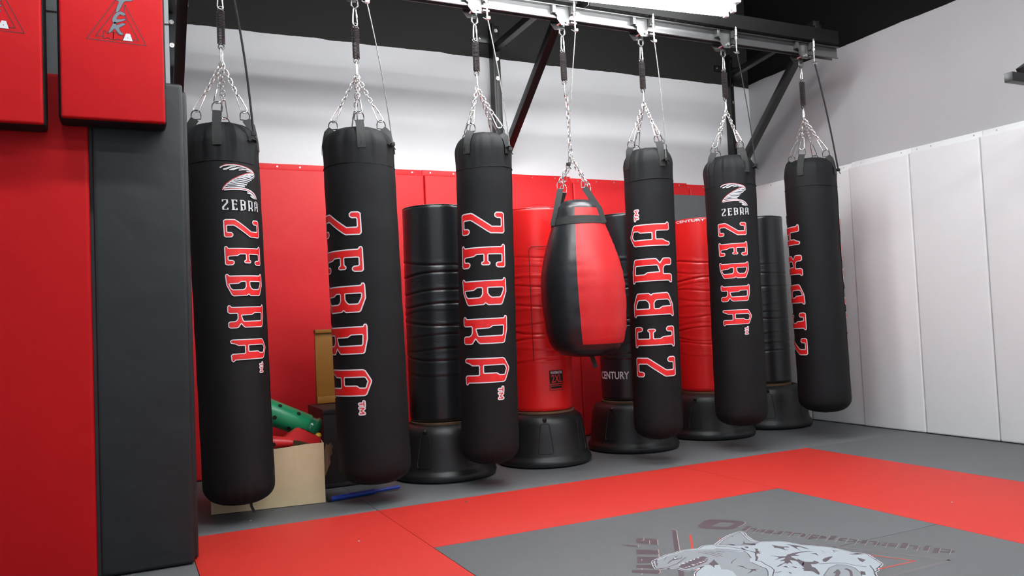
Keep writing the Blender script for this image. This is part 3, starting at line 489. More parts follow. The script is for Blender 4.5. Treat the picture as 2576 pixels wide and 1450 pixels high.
# the striped Z emblem, traced in its own flat frame (1450 units = 150 photo pixels)
def tstroke(b, pts, w, z, mi):
    """Tapering brush stroke: w is a list of half-widths."""
    L, R_ = [], []
    for i, p in enumerate(pts):
        a = pts[max(i - 1, 0)]; c = pts[min(i + 1, len(pts) - 1)]
        dx, dy = c[0] - a[0], c[1] - a[1]; q = math.hypot(dx, dy) or 1
        L.append((p[0] - dy / q * w[i], p[1] + dx / q * w[i])); R_.append((p[0] + dy / q * w[i], p[1] - dx / q * w[i]))
    for i in range(len(pts) - 1):
        vs = [bv for bv in (b.verts.new((*L[i], z)), b.verts.new((*R_[i], z)), b.verts.new((*R_[i + 1], z)), b.verts.new((*L[i + 1], z)))]
        f = b.faces.new(vs); f.material_index = mi
def emblem_z(b, x, y, s):
    """s = metres per unit; (x, y) = top left corner; y grows downward in the tracing."""
    q = lambda P: [(x + a * s, y - c * s) for a, c in P]
    W = lambda l: [v * s for v in l]
    ST = [([(200,290),(260,240),(380,205),(550,200),(700,215),(850,250),(980,300),(1060,355)], [16,16,18,20,20,18,14,5], 0),
          ([(215,250),(330,195),(520,182),(700,200),(860,238),(990,285),(1065,345)], [3,5,5,5,5,5,3], 1),
          ([(270,330),(330,315),(450,255),(560,240)], [18,22,18,6], 0), ([(400,340),(480,320),(600,270),(760,262)], [10,24,18,6], 0),
          ([(620,330),(720,305),(850,290),(940,300)], [12,16,14,6], 0), ([(815,345),(900,335),(990,330),(1060,355)], [12,16,14,6], 0),
          ([(1070,370),(960,378),(820,415),(650,495),(480,600),(350,710),(270,810),(235,880)], [10,12,12,10,10,10,10,8], 0),
          ([(1060,352),(940,362),(800,400),(630,480),(460,585),(330,695),(250,800),(225,880)], [3,5,5,5,5,5,5,4], 1),
          ([(850,425),(950,395),(1080,400)], [6,10,10], 0), ([(870,430),(980,420),(1075,450)], [8,14,10], 0),
          ([(740,470),(860,455),(1045,485)], [8,18,14], 0), ([(690,490),(850,490),(995,520)], [6,14,10], 0),
          ([(590,545),(700,520),(830,545),(955,560)], [6,20,16,16], 0), ([(500,590),(640,575),(780,590),(895,605)], [6,18,16,14], 0),
          ([(400,650),(560,625),(720,635),(845,650)], [16,16,14,14], 0), ([(330,715),(500,680),(660,685),(810,705)], [8,18,20,16], 0),
          ([(290,765),(420,740),(600,732),(760,742)], [6,14,14,10], 0), ([(500,745),(640,752),(755,770)], [4,12,10], 0),
          ([(250,835),(380,800),(580,795),(760,815),(900,850),(1010,910),(1080,980),(1115,1060)], [14,18,18,18,18,16,14,8], 0),
          ([(265,880),(420,855),(640,845),(800,860),(930,920),(1030,990),(1085,1055)], [14,16,14,12,12,10,6], 0),
          ([(240,860),(420,832),(640,822),(820,842),(960,905),(1050,980),(1095,1050)], [4,5,5,5,5,5,3], 1),
          ([(805,920),(900,930),(990,990),(1065,1060)], [14,16,14,5], 0), ([(895,990),(950,1020),(1045,1060)], [14,24,5], 0)]
    for i, (p, w, mi) in enumerate(ST): tstroke(b, q(p), W(w), 0.0004 + i * 0.00003 + (0.0006 if mi else 0), mi)
def wrap(bm, surf, th0, rr):
    """Bend a flat decal (x across, y up, z out) round a bag: surf(z) -> (cx, cy, radius)."""
    for v in bm.verts:
        x, y, z = v.co; cx, cy, R = surf(y)
        t = th0 + x / rr; v.co = (cx + (R + z) * math.sin(t), cy - (R + z) * math.cos(t), y)

# ------------------------------------------------------------------ chains, carabiners, springs
def link_path(L, W, n=5):
    p = []; h = (L - W) / 2
    for k in range(n + 1):
        a = PI * k / n; p.append((W / 2 * math.cos(a), h + W / 2 * math.sin(a)))
    for k in range(n + 1):
        a = PI + PI * k / n; p.append((W / 2 * math.cos(a), -h + W / 2 * math.sin(a)))
    return p
def chain(bm, a, b, pitch=0.0255, L=0.034, W=0.019, r=0.0028, twist=0.5):
    a, b = Vector(a), Vector(b); d = b - a; n = max(1, round(d.length / pitch)); st = d / n; d.normalize()
    s = d.orthogonal().normalized(); t = d.cross(s); base = link_path(L, W)
    for i in range(n):
        c = a + st * (i + 0.5); ang = (PI / 2) * (i % 2) + twist
        e = s * math.cos(ang) + t * math.sin(ang)
        tube(bm, [c + e * x + d * y for x, y in base], r, 6, closed=True)
def carabiner(bm, a, b, side, w0=0.012, w1=0.020, r=0.0042):
    """Pear-shaped snap hook from a (narrow end) to b (wide end)."""
    a, b, side = Vector(a), Vector(b), Vector(side); d = b - a; L = d.length; d.normalize()
    side = (side - d * side.dot(d)).normalized()
    p = []
    for k in range(7): 
        t = PI * k / 6; p.append(a + d * (w0 - w0 * math.sin(t)) + side * (-w0 * math.cos(t)))
    for k in range(7):
        t = PI * k / 6; p.append(b - d * (w1 - w1 * math.sin(t)) + side * (w1 * math.cos(t)))
    tube(bm, p, r, 8, closed=True)
    cyl(bm, p[6].lerp(p[7], 0.30), p[6].lerp(p[7], 0.55), r * 1.45, 10)
def spring_mesh(zt, zb, R=0.0185, r=0.0034, turns=21):
    b = B(); p = []
    n = turns * 12
    for i in range(n + 1):
        a = 2 * PI * i / 12; p.append((R * math.cos(a), R * math.sin(a), zt - (zt - zb) * i / n))
    tube(b, p, r, 6)
    for z, s in ((zt, 1), (zb, -1)):
        c = z + s * 0.014; q = []
        for k in range(11):
            a = -PI / 2 * s + s * 2 * PI * 0.93 * k / 10; q.append((0.0155 * math.cos(a), 0.003, c + 0.0155 * math.sin(a)))
        tube(b, q, r, 6)
    return b

BY = 4.6   # depth of the bag rail
names = ['leftmost', 'second', 'third', 'fourth', 'fifth', 'sixth', 'last']
# spring hangers: bottom of the rail lug to the top of the chains
BAGX = {1: 0.524, 2: 1.280, 3: 2.055, 4: 2.692, 5: 3.328, 6: 4.068, 7: 4.847}
HL = {1: 'dark coil spring and snap hooks above the leftmost hanging bag', 2: 'dark coil spring and snap hooks above the second hanging bag',
      3: 'bright lit coil spring and hooks above the third bag, beside the middle wall post', 4: 'coil spring and snap hooks above the teardrop bag',
      5: 'coil spring and snap hooks above the fifth bag, with upside-down lettering', 6: 'coil spring and snap hooks above the sixth bag, in front of the right wall post',
      7: 'dark coil spring and snap hooks above the last bag near the corner'}
def hanger(x):
    t = thing('spring_hanger', HL[1], 'spring', (x, BY, 2.49), 'spring hangers of the hanging bags')
    b = B(); carabiner(b, (0, 0, 0.412), (0, 0, 0.308), (1, 0.35, 0), 0.010, 0.016); obj('snap_hook', b, M['chrome'], t)
    b = spring_mesh(0.296, 0.112); obj('coil', b, M['spring'], t)
    b = B(); carabiner(b, (0, 0, 0.092), (0, 0, 0.0), (0.55, 1, 0), 0.009, 0.014); obj('snap_hook', b, M['chrome'], t)
    return t
h0 = hanger(BAGX[1])
for k in range(2, 8): dup(h0, (BAGX[k], BY, 2.49), HL[k])

# trolleys clamped on the rail
TL = {1: 'steel trolley on the rail above the leftmost bag, mostly above the photo', 2: 'steel trolley on the rail above the second bag, cut by the top of the photo',
      3: 'brightly lit steel trolley above the third bag', 4: 'steel trolley above the teardrop bag', 5: 'steel trolley above the fifth bag, where the rail turns dark',
      6: 'black trolley above the sixth bag', 7: 'black trolley at the end of the rail near the corner'}
def trolley(x):
    t = thing('rail_trolley', TL[1], 'trolley', (x, 0, 0), 'trolleys on the bag rail')
    b = B()
    pl = [(-0.040, 3.080), (0.030, 3.083), (0.033, 2.960), (-0.028, 2.957), (-0.060, 2.995), (-0.058, 3.020), (-0.075, 3.030), (-0.075, 3.072)]
    def plate(y0, y1, P):
        vs0 = [b.verts.new((px, y0, pz)) for px, pz in P]; vs1 = [b.verts.new((px, y1, pz)) for px, pz in P]
        b.faces.new(vs0); b.faces.new(vs1[::-1])
        for i in range(len(P)):
            j = (i + 1) % len(P); b.faces.new((vs0[i], vs0[j], vs1[j], vs1[i]))
    plate(4.552, 4.558, pl); obj('side_plate', b, M['bracket'], t, smooth=False)
    b = B(); plate(4.642, 4.648, pl); obj('side_plate', b, M['bracket'], t, smooth=False)
    b = B(); box(b, -0.100, -0.072, 4.535, 4.575, 3.028, 3.080, 0.004); obj('bumper', b, M['bracket'], t)
    b = B(); cyl(b, (0.008, 4.540, 2.984), (0.008, 4.66, 2.984), 0.012, 6); cyl(b, (-0.03, 4.600, 2.975), (-0.03, 4.56, 2.975), 0.008, 12); obj('bolt', b, M['chrome'], t)
    b = B(); 
    for s in (4.562, 4.638):
        cyl(b, (0.0, s - 0.006, 3.036), (0.0, s + 0.012, 3.036), 0.022, 20)
    obj('wheel', b, M['bracket'], t)
    b = B(); tube(b, [(0, 4.6, 2.958), (-0.018, 4.6, 2.945), (-0.019, 4.6, 2.918), (0, 4.6, 2.898), (0.019, 4.6, 2.918), (0.018, 4.6, 2.945)], 0.0065, 8, closed=True)
    box(b, -0.018, 0.018, 4.592, 4.608, 2.945, 2.990, 0.003); obj('lug', b, M['bracket'], t)
    # cable adjuster on the right of the plate
    b = B(); box(b, 0.034, 0.066, 4.520, 4.556, 3.028, 3.085, 0.004); box(b, 0.030, 0.075, 4.525, 4.556, 2.965, 2.978, 0.002); obj('adjuster_block', b, M['bracket'], t)
    b = B(); cyl(b, (0.047, 4.505, 3.105), (0.047, 4.505, 3.09), 0.009, 8); cyl(b, (0.047, 4.505, 3.09), (0.047, 4.505, 2.925), 0.0055, 10)
    cyl(b, (0.047, 4.505, 3.03), (0.047, 4.505, 3.012), 0.011, 6); cyl(b, (0.047, 4.505, 3.085), (0.047, 4.505, 3.04), 0.012, 6)
    box(b, 0.038, 0.064, 4.495, 4.515, 2.905, 2.925, 0.003); tube(b, [(0.045, 4.505, 2.915), (0.03, 4.505, 2.909), (0.018, 4.507, 2.916)], 0.0028, 6)
    obj('adjuster_screw', b, M['chrome'], t)
    return t
t0 = trolley(BAGX[1])
for k in range(2, 8): dup(t0, (BAGX[k], 0, 0), TL[k])

# rail, beams
t = thing('bag_rail', 'long steel track on brackets from which all the bags hang', 'rail')
b = B(); box(b, -0.2, 5.22, 4.572, 4.578, 3.006, 3.082, 0.001); box(b, -0.2, 5.22, 4.622, 4.628, 3.006, 3.082, 0.001); box(b, -0.2, 5.22, 4.575, 4.625, 3.078, 3.084, 0.001)
box(b, -0.2, 5.22, 4.560, 4.574, 3.003, 3.008, 0.001); obj('track', b, M['rail'], t)
b = B(); box(b, -0.2, 5.22, 4.545, 4.655, 3.0845, 3.092, 0.002); obj('top_flange', b, M['rail'], t)
def beam_obj(x0, x1, label, holes):
    t = thing('support_beam', label, 'beam', (0, 0, 0), 'box beams above the rail')
    b = B(); box(b, x0, x1, 4.500, 4.700, 3.094, 3.200, 0.006); obj('box_section', b, M['beam_black'], t)
    b = B()
    for hx in holes: box(b, hx, hx + 0.024, 4.516, 4.523, 3.0925, 3.0945)
    if holes: obj('slots', b, M['hole'], t, smooth=False)
    b = B()
    for xx in (x0, x1):
        s = [(xx, 4.512, 3.104), (xx, 4.512, 3.190), (xx, 4.688, 3.190), (xx, 4.688, 3.104)]
        tube(b, s, 0.004, 6, closed=True)
    obj('end_rim', b, M['chrome'], t)
beam_obj(-0.2, 2.765, 'black box beam over the left part of the bag rail', [])
beam_obj(2.86, 5.17, 'black slotted box beam over the right part of the bag rail', [2.95 + 0.062 * i for i in range(12)] + [3.75 + 0.055 * i for i in range(6)])

# wall brackets of the rail
def rail_bracket(x, label, flange=True):
    t = thing('wall_bracket', label, 'bracket', (x, 0, 0), 'black steel brackets holding the rail')
    b = B(); box(b, -0.043, 0.043, 6.012, 6.049, 2.26, 3.50, 0.003); box(b, -0.046, -0.026, 5.96, 6.03, 2.26, 3.50, 0.003); obj('post', b, M['steel_black'], t)
    b = B(); beam(b, (0.0, -0.01, 3.305), (0.0, -1.40, 3.305), 0.055, 0.055); box(b, -0.03, 0.03, -1.42, -1.36, 3.199, 3.29, 0.003); obj('arm', b, M['steel_black'], t).location = (0, 6.03, 0)
    b = B(); beam(b, (0.02, -0.03, 2.34), (0.02, -1.28, 3.275), 0.062, 0.062, up=Vector((1, 0, 0))); obj('brace', b, M['steel_black'], t).location = (0, 6.03, 0)
    if flange:
        b = B(); box(b, -0.16, 0.13, 6.036, 6.049, 3.350, 3.410, 0.002); obj('cross_plate', b, M['steel_black'], t)
    for (bx, bz, by) in ((0.012, 3.455, 6.008), (0.012, 3.346, 6.008), (0.012, 3.214, 6.008), (0.012, 3.049, 6.008), (-0.13, 3.38, 6.034), (0.095, 3.386, 6.034)):
        b = B(); cyl(b, (bx, by, bz), (bx, by + 0.004, bz), 0.0165 if by < 6.03 else 0.010, 18); cyl(b, (bx, by - 0.007, bz), (bx, by, bz), 0.007, 6); obj('bolt', b, M['chrome'], t)
    return t
w0 = rail_bracket(2.865, 'black wall bracket in the middle, its post between the third bag and teardrop bag')
dup(w0, (0.345, 0, 0), 'black steel wall bracket at the far left, beside the shields')
w2 = dup(w0, (5.385, 0, 0), 'black steel wall bracket near the corner, its post behind the sixth bag')
for w_, a_ in ((w0, -0.035), (w2, -0.20)):
    for c in w_.children:
        if c.name.split('.')[0] in ('arm', 'brace'): c.rotation_euler = (0, 0, a_)

# ------------------------------------------------------------------ hanging bags
def bag_profile(zb, zt, R, shoulder=0.125, foot=0.10, nz=26, top_dome=0.05):
    P = [(0.0, zb)]
    for k in range(1, 9):
        a = PI / 2 * k / 8; P.append((R * (0.32 + 0.68 * math.sin(a)) if k < 8 else R, zb + 0.012 + (foot) * (1 - math.cos(a)) ** 1.0))
    z1, z2 = zb + 0.012 + foot, zt - shoulder
    for k in range(1, nz + 1): P.append((R * (1 + 0.006 * math.sin(k * 1.7)), z1 + (z2 - z1) * k / nz))
    for k in range(1, 11):
        a = PI / 2 * k / 10
        P.append((R * math.cos(a) ** 0.50 if k < 10 else 0.0, z2 + shoulder * (math.sin(a) ** 1.1)))
    return P
def ribbon(bm, pts, nrm, w, th=0.0025):
    """Flat strap along pts, width direction = tangent x normal."""
    pts = [Vector(p) for p in pts]; R_ = []
    for i, p in enumerate(pts):
        d = (pts[min(i + 1, len(pts) - 1)] - pts[max(i - 1, 0)]).normalized(); n = Vector(nrm[i] if isinstance(nrm, list) else nrm)
        s = d.cross(n).normalized(); n = s.cross(d).normalized()
        R_.append([bm.verts.new(p + s * w / 2 * a + n * th * c) for a, c in ((-1, 0), (1, 0), (1, 1), (-1, 1))])
    for a, c in zip(R_[:-1], R_[1:]):
        for k in range(4): bm.faces.new((a[k], a[(k + 1) % 4], c[(k + 1) % 4], c[k]))
    bm.faces.new(R_[0][::-1]); bm.faces.new(R_[-1])
LOGO_G = 'black cylindrical hanging bags'
def heavy_bag(k, xt, xb, R, zb, zt, angs, ringr, label, text=None, logo=None, seed=0, creases=1.0, tag_tail=False, seam=True):
    root = thing('punching_bag', label, 'punching bag', (xt, BY, zb), LOGO_G)
    rnd = random.Random(seed)
    phi = math.atan2(xt, BY)
    zl = zt - 0.09
    cx = lambda z: (xb - xt) * max(0.0, min(1.2, (zt - z) / (zt - zb)))
    ph = [rnd.uniform(0, 6.28) for _ in range(4)]
    def wr(t, r, z):
        a_t = max(0, min(1, (z - (zt - 0.26)) / 0.16)); a_b = max(0, min(1, ((zb + 0.15) - z) / 0.1))
        top = (math.sin(9 * t + ph[0]) * 0.6 + math.sin(17 * t + ph[1]) * 0.4 + math.sin(31 * t + ph[2]) * .25)
        bot = (math.sin(22 * t + ph[3]) * .7 + math.sin(37 * t + ph[0]) * .5)
        k_ = r / R
        return r + creases * (0.0055 * top * a_t * k_ + 0.0022 * bot * a_b * k_) + 0.0015 * math.sin(2 * t + z * 2 + ph[2]), z
    prof = bag_profile(zb, zt, R)
    b = B(); lathe(b, prof, 96, wr)
    for v in b.verts: v.co.x += cx(v.co.z); v.co.z -= zb
    obj('bag_body', b, M['bag_black'], root)
    if seam:
        b = B()
        for zs in (zt - 0.235,):
            p = [(cx(zs) + (R + 0.0005) * math.cos(a), (R + 0.0005) * math.sin(a), zs - zb + 0.004 * math.sin(2 * a + ph[1])) for a in [2 * PI * q / 48 for q in range(48)]]
            tube(b, p, 0.0022, 6, closed=True)
        a = phi_dir(phi, 75); p = [(cx(z) + (R + 0.0008) * a[0], (R + 0.0008) * a[1], z - zb) for z in [zb + 0.2 + (zt - 0.4 - zb) * q / 30 for q in range(31)]]
        tube(b, p, 0.0016, 5)
        obj('seam', b, M['bag_black'], root)
    apex = Vector((BAGX[k] - xt, 0, 2.50 - zb))
    for ai, ad in enumerate(angs):
        u = Vector((*phi_dir(phi, ad), 0)); rz = 2.205 - zb + (0.02 if ai == 0 else 0)
        ring_c = u * ringr + Vector((cx(2.2), 0, rz))
        # strap from the side of the bag over the shoulder to the D-ring
        zs = [zt - 0.150, zt - 0.105, zt - 0.055]
        pr = lambda z: next((r0 + (r1 - r0) * (z - a0) / (a1 - a0 + 1e-9) for (r0, a0), (r1, a1) in zip(prof[:-1], prof[1:]) if a0 <= z <= a1 + 1e-9), R)
        P = [u * (pr(z) + 0.0035 + (0.004 if j > 1 else 0)) + Vector((cx(z), 0, z - zb)) for j, z in enumerate(zs[:3])]
        end = ring_c - Vector((0, 0, 0.030)) + u * 0.006
        P.append(P[-1].lerp(end, 0.5) + u * 0.004); P.append(end)
        cm = Vector((*phi_dir(phi, 0), 0)) * (1 if u.dot(Vector((*phi_dir(phi, 0), 0))) > -0.1 else -1); nn = (u * 0.3 + cm * 0.9).normalized()
        b = B(); ribbon(b, P, [u, u, (u + nn * 0.4).normalized(), nn, nn], 0.047); st = obj('strap', b, M['strap'], root)
        # D-ring
        side = Vector((-nn.y, nn.x, 0)); q = []
        for j in range(11):
            a = PI * j / 10; q.append(ring_c + side * 0.026 * math.cos(a) + Vector((0, 0, 0.027 * math.sin(a) - 0.008)))
        q.append(ring_c - side * 0.026 - Vector((0, 0, 0.031))); q.append(ring_c + side * 0.026 - Vector((0, 0, 0.031)))
        b = B(); tube(b, q, 0.0030, 7, closed=True); obj('d_ring', b, M['ring'], st)
        # snap hook and chain
        top = ring_c + Vector((0, 0, 0.016)); d = (apex - top).normalized()
        hk = top + d * 0.100
        b = B(); chain(b, apex, hk, twist=rnd.uniform(0, 1.5)); ch = obj('chain', b, M['chrome'], root)
        b = B(); carabiner(b, hk + d * 0.004, top - d * 0.006, side + Vector((0.2, -0.2, 0)), 0.009, 0.0175, 0.0038); obj('snap_hook', b, M['chrome'], ch)
    surf = lambda y: (cx(y), 0, R * (1 + 0.012) + 0.0012)
    if text:
        for ti, (z0, scale, ctr, flip) in enumerate(text):
            b = word_mesh(scale); H = 0.272 * scale
            for v in b.verts:
                x, y = v.co.x - H / 2, v.co.y
                if flip: x, y = -x, 1.148 * scale - y - (1.148 - 1.05) * scale
                v.co.x, v.co.y = x, z0 - y
            slice_x(b, -H * 0.55, H * 0.55, 0.014)
            wrap(b, surf, 0.0, R)
            rot = math.radians(ctr) - phi
            rm = Matrix.Translation((0, 0, 0))
            for v in b.verts:
                xx, yy = v.co.x - cx(v.co.z), v.co.y
                c, s = math.cos(rot), math.sin(rot)
                v.co.x = xx * c - yy * s + cx(v.co.z); v.co.y = xx * s + yy * c; v.co.z -= zb
            obj('lettering', b, [M['white'], M['red_print']], root, smooth=False)
    if logo:
        z0, s, ctr, w = logo
        b = B(); emblem_z(b, -w / 2, z0, w / 1000.0 * 0.97)
        for v in b.verts: v.co.x = v.co.x * s
        small_word(b, -w * 0.30 * s, z0 - w * 1.36, w * 0.92 * s, w * 0.26)
        stroke(b, [(w * 0.585, z0 - w * 1.14), (w * 0.61, z0 - w * 1.15)], 0.0018, 0.0006, 0)
        slice_x(b, -w * 0.8, w * 0.8, 0.012)
        wrap(b, surf, 0.0, R); rot = math.radians(ctr) - phi
        for v in b.verts:
            xx, yy = v.co.x - cx(v.co.z), v.co.y
            c, s_ = math.cos(rot), math.sin(rot)
            v.co.x = xx * c - yy * s_ + cx(v.co.z); v.co.y = xx * s_ + yy * c; v.co.z -= zb
        obj('logo_print', b, [M['logo_white'], M['red_print']], root, smooth=False)
    # loop for the safety cable on the right shoulder
    u = Vector((*phi_dir(phi, CABLE_ANG[k]), 0))
    b = B(); z = zt - 0.105 - zb
    side = Vector((-u.y, u.x, 0))
    P = [u * (R + 0.006) + side * a + Vector((cx(zt - .1), 0, z - 0.008 * (abs(a) > 0.02))) + u * (0.006 if abs(a) < 0.02 else -0.004) for a in (-0.03, -0.015, 0.0, 0.015, 0.03)]
    ribbon(b, P, Vector((0, 0, 1)), 0.018, 0.003); obj('cable_loop', b, M['strap'], root)
    if tag_tail:
        b = B(); ribbon(b, [(0.05, -0.02, 0.03), (0.052, -0.04, -0.01), (0.065, -0.05, -0.04)], Vector((0, -1, 0)), 0.014, 0.002)
        for v in b.verts: v.co.x += xb - xt
        obj('bottom_tab', b, M['strap'], root)
    return root
def phi_dir(phi, deg):
    """Horizontal unit vector at deg from the side facing the camera (+ = to the right)."""
    t = math.radians(deg)
    c = Vector((-math.sin(phi), -math.cos(phi))); r = Vector((math.cos(phi), -math.sin(phi)))
    v = c * math.cos(t) + r * math.sin(t); return (v.x, v.y)
CABLE_ANG = {1: 52, 2: 62, 3: 58, 5: 42, 6: 68, 7: 88}
heavy_bag(1, 0.512, 0.553, 0.187, 0.085, 2.150, (-8, 75, 172, -85), 0.128, 'leftmost black hanging bag with white striped Z logo, before the cardboard box',
          text=[(1.603, 0.715, 26.5, False)], logo=(1.935, 1.12, 16, 0.205), seed=1, creases=2.0, tag_tail=True)
heavy_bag(2, 1.271, 1.306, 0.206, 0.100, 2.172, (5, 82, 186, -88), 0.140, 'widest black hanging bag, its red lettering wrapping round the left side', text=[(1.655, 1.00, -42, False)], seed=2, creases=1.0)
heavy_bag(3, 2.082, 2.036, 0.177, 0.130, 2.196, (-35, 55, 145, -125), 0.130, 'black hanging bag left of the teardrop bag with lettering facing the camera, read downward', text=[(1.672, 1.00, -6.7, False)], seed=3, creases=1.3)
heavy_bag(5, 3.338, 3.310, 0.168, 0.150, 2.170, (35, -55, 125, -145), 0.132, 'black hanging bag right of the teardrop bag, its lettering upside down and read upward', text=[(1.648, 1.00, 0, True)], seed=5, creases=1.2)
heavy_bag(6, 4.066, 4.050, 0.184, 0.170, 2.156, (40, -50, 130, -140), 0.128, 'black hanging bag with white striped Z logo, second from the right', text=[(1.640, 0.705, -0.5, False)], logo=(1.962, 1.08, -1, 0.195), seed=6, creases=1.8, seam=True)
heavy_bag(7, 4.872, 4.888, 0.193, 0.195, 2.176, (-20, 70, 160, -110), 0.135, 'black hanging bag nearest the white wall, lettering only at its left and right edges', text=[(1.665, 0.96, -70, True), (1.685, 0.96, 115, False)], seed=7, creases=0.7)

# ------------------------------------------------------------------ teardrop bag
def teardrop():
    x0 = 2.748; zb, zt = 0.755, 1.830
    root = thing('teardrop_bag', 'short red and black teardrop hanging bag in the middle of the row', 'punching bag', (x0, BY, zb))
    P = [(0, 0), (0.10, 0.002), (0.175, 0.018), (0.222, 0.052), (0.250, 0.10), (0.268, 0.18), (0.277, 0.28), (0.282, 0.38), (0.281, 0.47), (0.273, 0.55), (0.257, 0.63), (0.237, 0.70), (0.215, 0.77), (0.192, 0.835), (0.175, 0.880), (0.165, 0.915), (0.155, 0.950), (0.143, 0.985), (0.118, 1.015), (0.08, 1.034), (0.0, 1.042)]
    # finer rings
    Q = []
    for (r0, a0), (r1, a1) in zip(P[:-1], P[1:]):
        for j in range(3): Q.append((r0 + (r1 - r0) * j / 3, a0 + (a1 - a0) * j / 3))
    Q.append(P[-1])
    phi = math.atan2(x0, BY)
    seam_ang = [math.atan2(phi_dir(phi, d)[1], phi_dir(phi, d)[0]) % (2 * PI) for d in (-6, 84, 174, 264)]
    def wr(t, r, z):
        s = 0
        for a in seam_ang:
            d = abs((t - a + PI) % (2 * PI) - PI); s += math.exp(-(d / 0.16) ** 2)
        return r + (0.0022 * math.sin(z * 150) + 0.001 * math.sin(z * 77 + 2)) * s * (1 if 0.1 < z < 0.85 else 0.3) - 0.004 * s * (0.2 if z > .85 else 1), z
    b = B(); SEG = 144; lathe(b, Q, SEG, wr)
    # rotate so that the seams fall on vertex columns, then colour panels
    sc = 1.0
    for f in b.faces:
        c = f.calc_center_median(); a = (math.atan2(c.y, c.x)) % (2 * PI)
        rel = math.degrees((a - seam_ang[0] + 2 * PI) % (2 * PI))
        front_red = 0 <= rel < 90 or 180 <= rel < 270
        z = c.z
        f.material_index = 1 if (front_red and (0.078 < z < 0.868 or 0.918 < z < 0.968)) else 0
    for v in b.verts: v.co.x += (0.90 - v.co.z) * 0.030
    obj('bag_body', b, [M['black_gloss'], M['red_bag']], root, ang=1.2)
    b = B(); p = []
    for zz, rr in ((0.882, 0.1675),):
        pts = [(math.cos(2 * PI * q / 60) * rr, math.sin(2 * PI * q / 60) * rr, zz) for q in range(60)]
    lathe(b, [(0.1835, 0.866), (0.1700, 0.918)], 60); obj('band', b, M['strap'], root)
    apex = Vector((2.704 - x0, 0, 2.50 - zb)); hub = Vector((2.716 - x0, 0, 2.085 - zb))
    b = B(); chain(b, apex, Vector((2.713 - x0, 0, 2.135 - zb)), L=0.040, W=0.022, r=0.0033, pitch=0.030); obj('chain', b, M['chrome'], root)
    b = B(); tube(b, [hub + Vector((0.002, 0, 0.055)), hub + Vector((0.014, 0, 0.045)), hub + Vector((0.010, 0, 0.03)), hub + Vector((-0.010, 0, 0.018)), hub + Vector((-0.014, 0, 0.0)), hub + Vector((0.0, 0, -0.012)), hub + Vector((0.012, 0, -0.004))], 0.0045, 8)
    tube(b, [hub + Vector((-0.008, 0.004, 0.055)), hub + Vector((-0.016, .004, 0.04)), hub + Vector((-0.012, .004, 0.02)), hub + Vector((0.012, .004, 0.006)), hub + Vector((0.014, .004, -0.01))], 0.0040, 8)
    obj('s_hook', b, M['chrome'], root)
    for sx, sy in ((-1, -1), (-1, 1), (1, -1), (1, 1)):
        e1, r1 = Vector(phi_dir(phi, 90)).to_3d(), Vector(phi_dir(phi, 0)).to_3d()
        rc = Vector((0, 0, 1.908 - zb)) + e1 * (0.080 * sx - 0.028) - r1 * 0.028 * sy
        if sy == 1: rc += Vector((0, 0, -0.016)) + e1 * 0.02 * (1 if sx < 0 else 1)
        base = e1 * (0.135 * sx) - r1 * 0.075 * sy + Vector((0, 0, 0.925))
        n = -r1 * sy
        outd = (e1 * sx * 0.9 - r1 * 0.5 * sy).normalized()
        low = outd * 0.190 + Vector((0, 0, 0.868))
        b = B(); ribbon(b, [low, outd * 0.174 + Vector((0, 0, 0.918)), outd * 0.163 + Vector((0, 0, 0.96)), rc - Vector((0, 0, 0.035))], [n, n, n, n], 0.040); st = obj('strap', b, M['strap'], root)
        q = []
        side = e1
        for j in range(11):
            a = PI * j / 10; q.append(rc + side * 0.020 * math.cos(a) + Vector((0, 0, 0.024 * math.sin(a) - 0.006)))
        q += [rc - side * 0.020 - Vector((0, 0, 0.034)), rc + side * 0.020 - Vector((0, 0, 0.034))]
        b = B(); tube(b, q, 0.0032, 7, closed=True); obj('d_ring', b, M['chrome'], st)
        if sy == -1 or True:
            b = B(); chain(b, hub + Vector((0.004 * sx, 0.006 * sy, -0.012)), rc + Vector((0, 0, 0.012)), L=0.040, W=0.022, r=0.0033, pitch=0.030, twist=0.3 + sy); obj('chain', b, M['chrome'], root)
    b = B(); ribbon(b, [(0.03, -0.03, 0.02), (0.035, -0.045, -0.02), (0.05, -0.05, -0.075)], Vector((0, -1, 0)), 0.030, 0.003); obj('bottom_tab', b, M['strap'], root)
teardrop()

# ------------------------------------------------------------------ safety cables
CAB = {1: [(0.588, 2.905), (0.598, 2.426), (0.624, 2.090)], 2: [(1.330, 2.905), (1.332, 2.851), (1.365, 2.501), (1.385, 2.221), (1.412, 2.075)], 3: [(2.100, 2.905), (2.112, 2.7), (2.148, 2.376), (2.196, 2.085)],
       4: [(2.738, 2.905), (2.71, 2.65), (2.69, 2.4), (2.665, 2.232), (2.642, 2.02)], 5: [(3.375, 2.905), (3.385, 2.725), (3.405, 2.364), (3.432, 2.075)],
       6: [(4.112, 2.905), (4.125, 2.7), (4.166, 2.301), (4.205, 2.075)], 7: [(4.880, 2.905), (4.905, 2.688), (4.955, 2.411), (5.010, 2.11)]}
CLAB = {1: 'thick black rope running down to the right shoulder of the leftmost bag', 2: 'gray wire cable running to the right shoulder of the widest bag', 3: 'thin gray wire cable right of the third bag hook, crossing the middle post',
        4: 'wire cable beside the teardrop bag chain, ending in a black clip', 5: 'thin gray wire cable running to the fifth bag, with upside-down lettering', 6: 'thin dark wire cable running to the sixth bag', 7: 'thick black rope running to the right side of the last bag near the corner'}
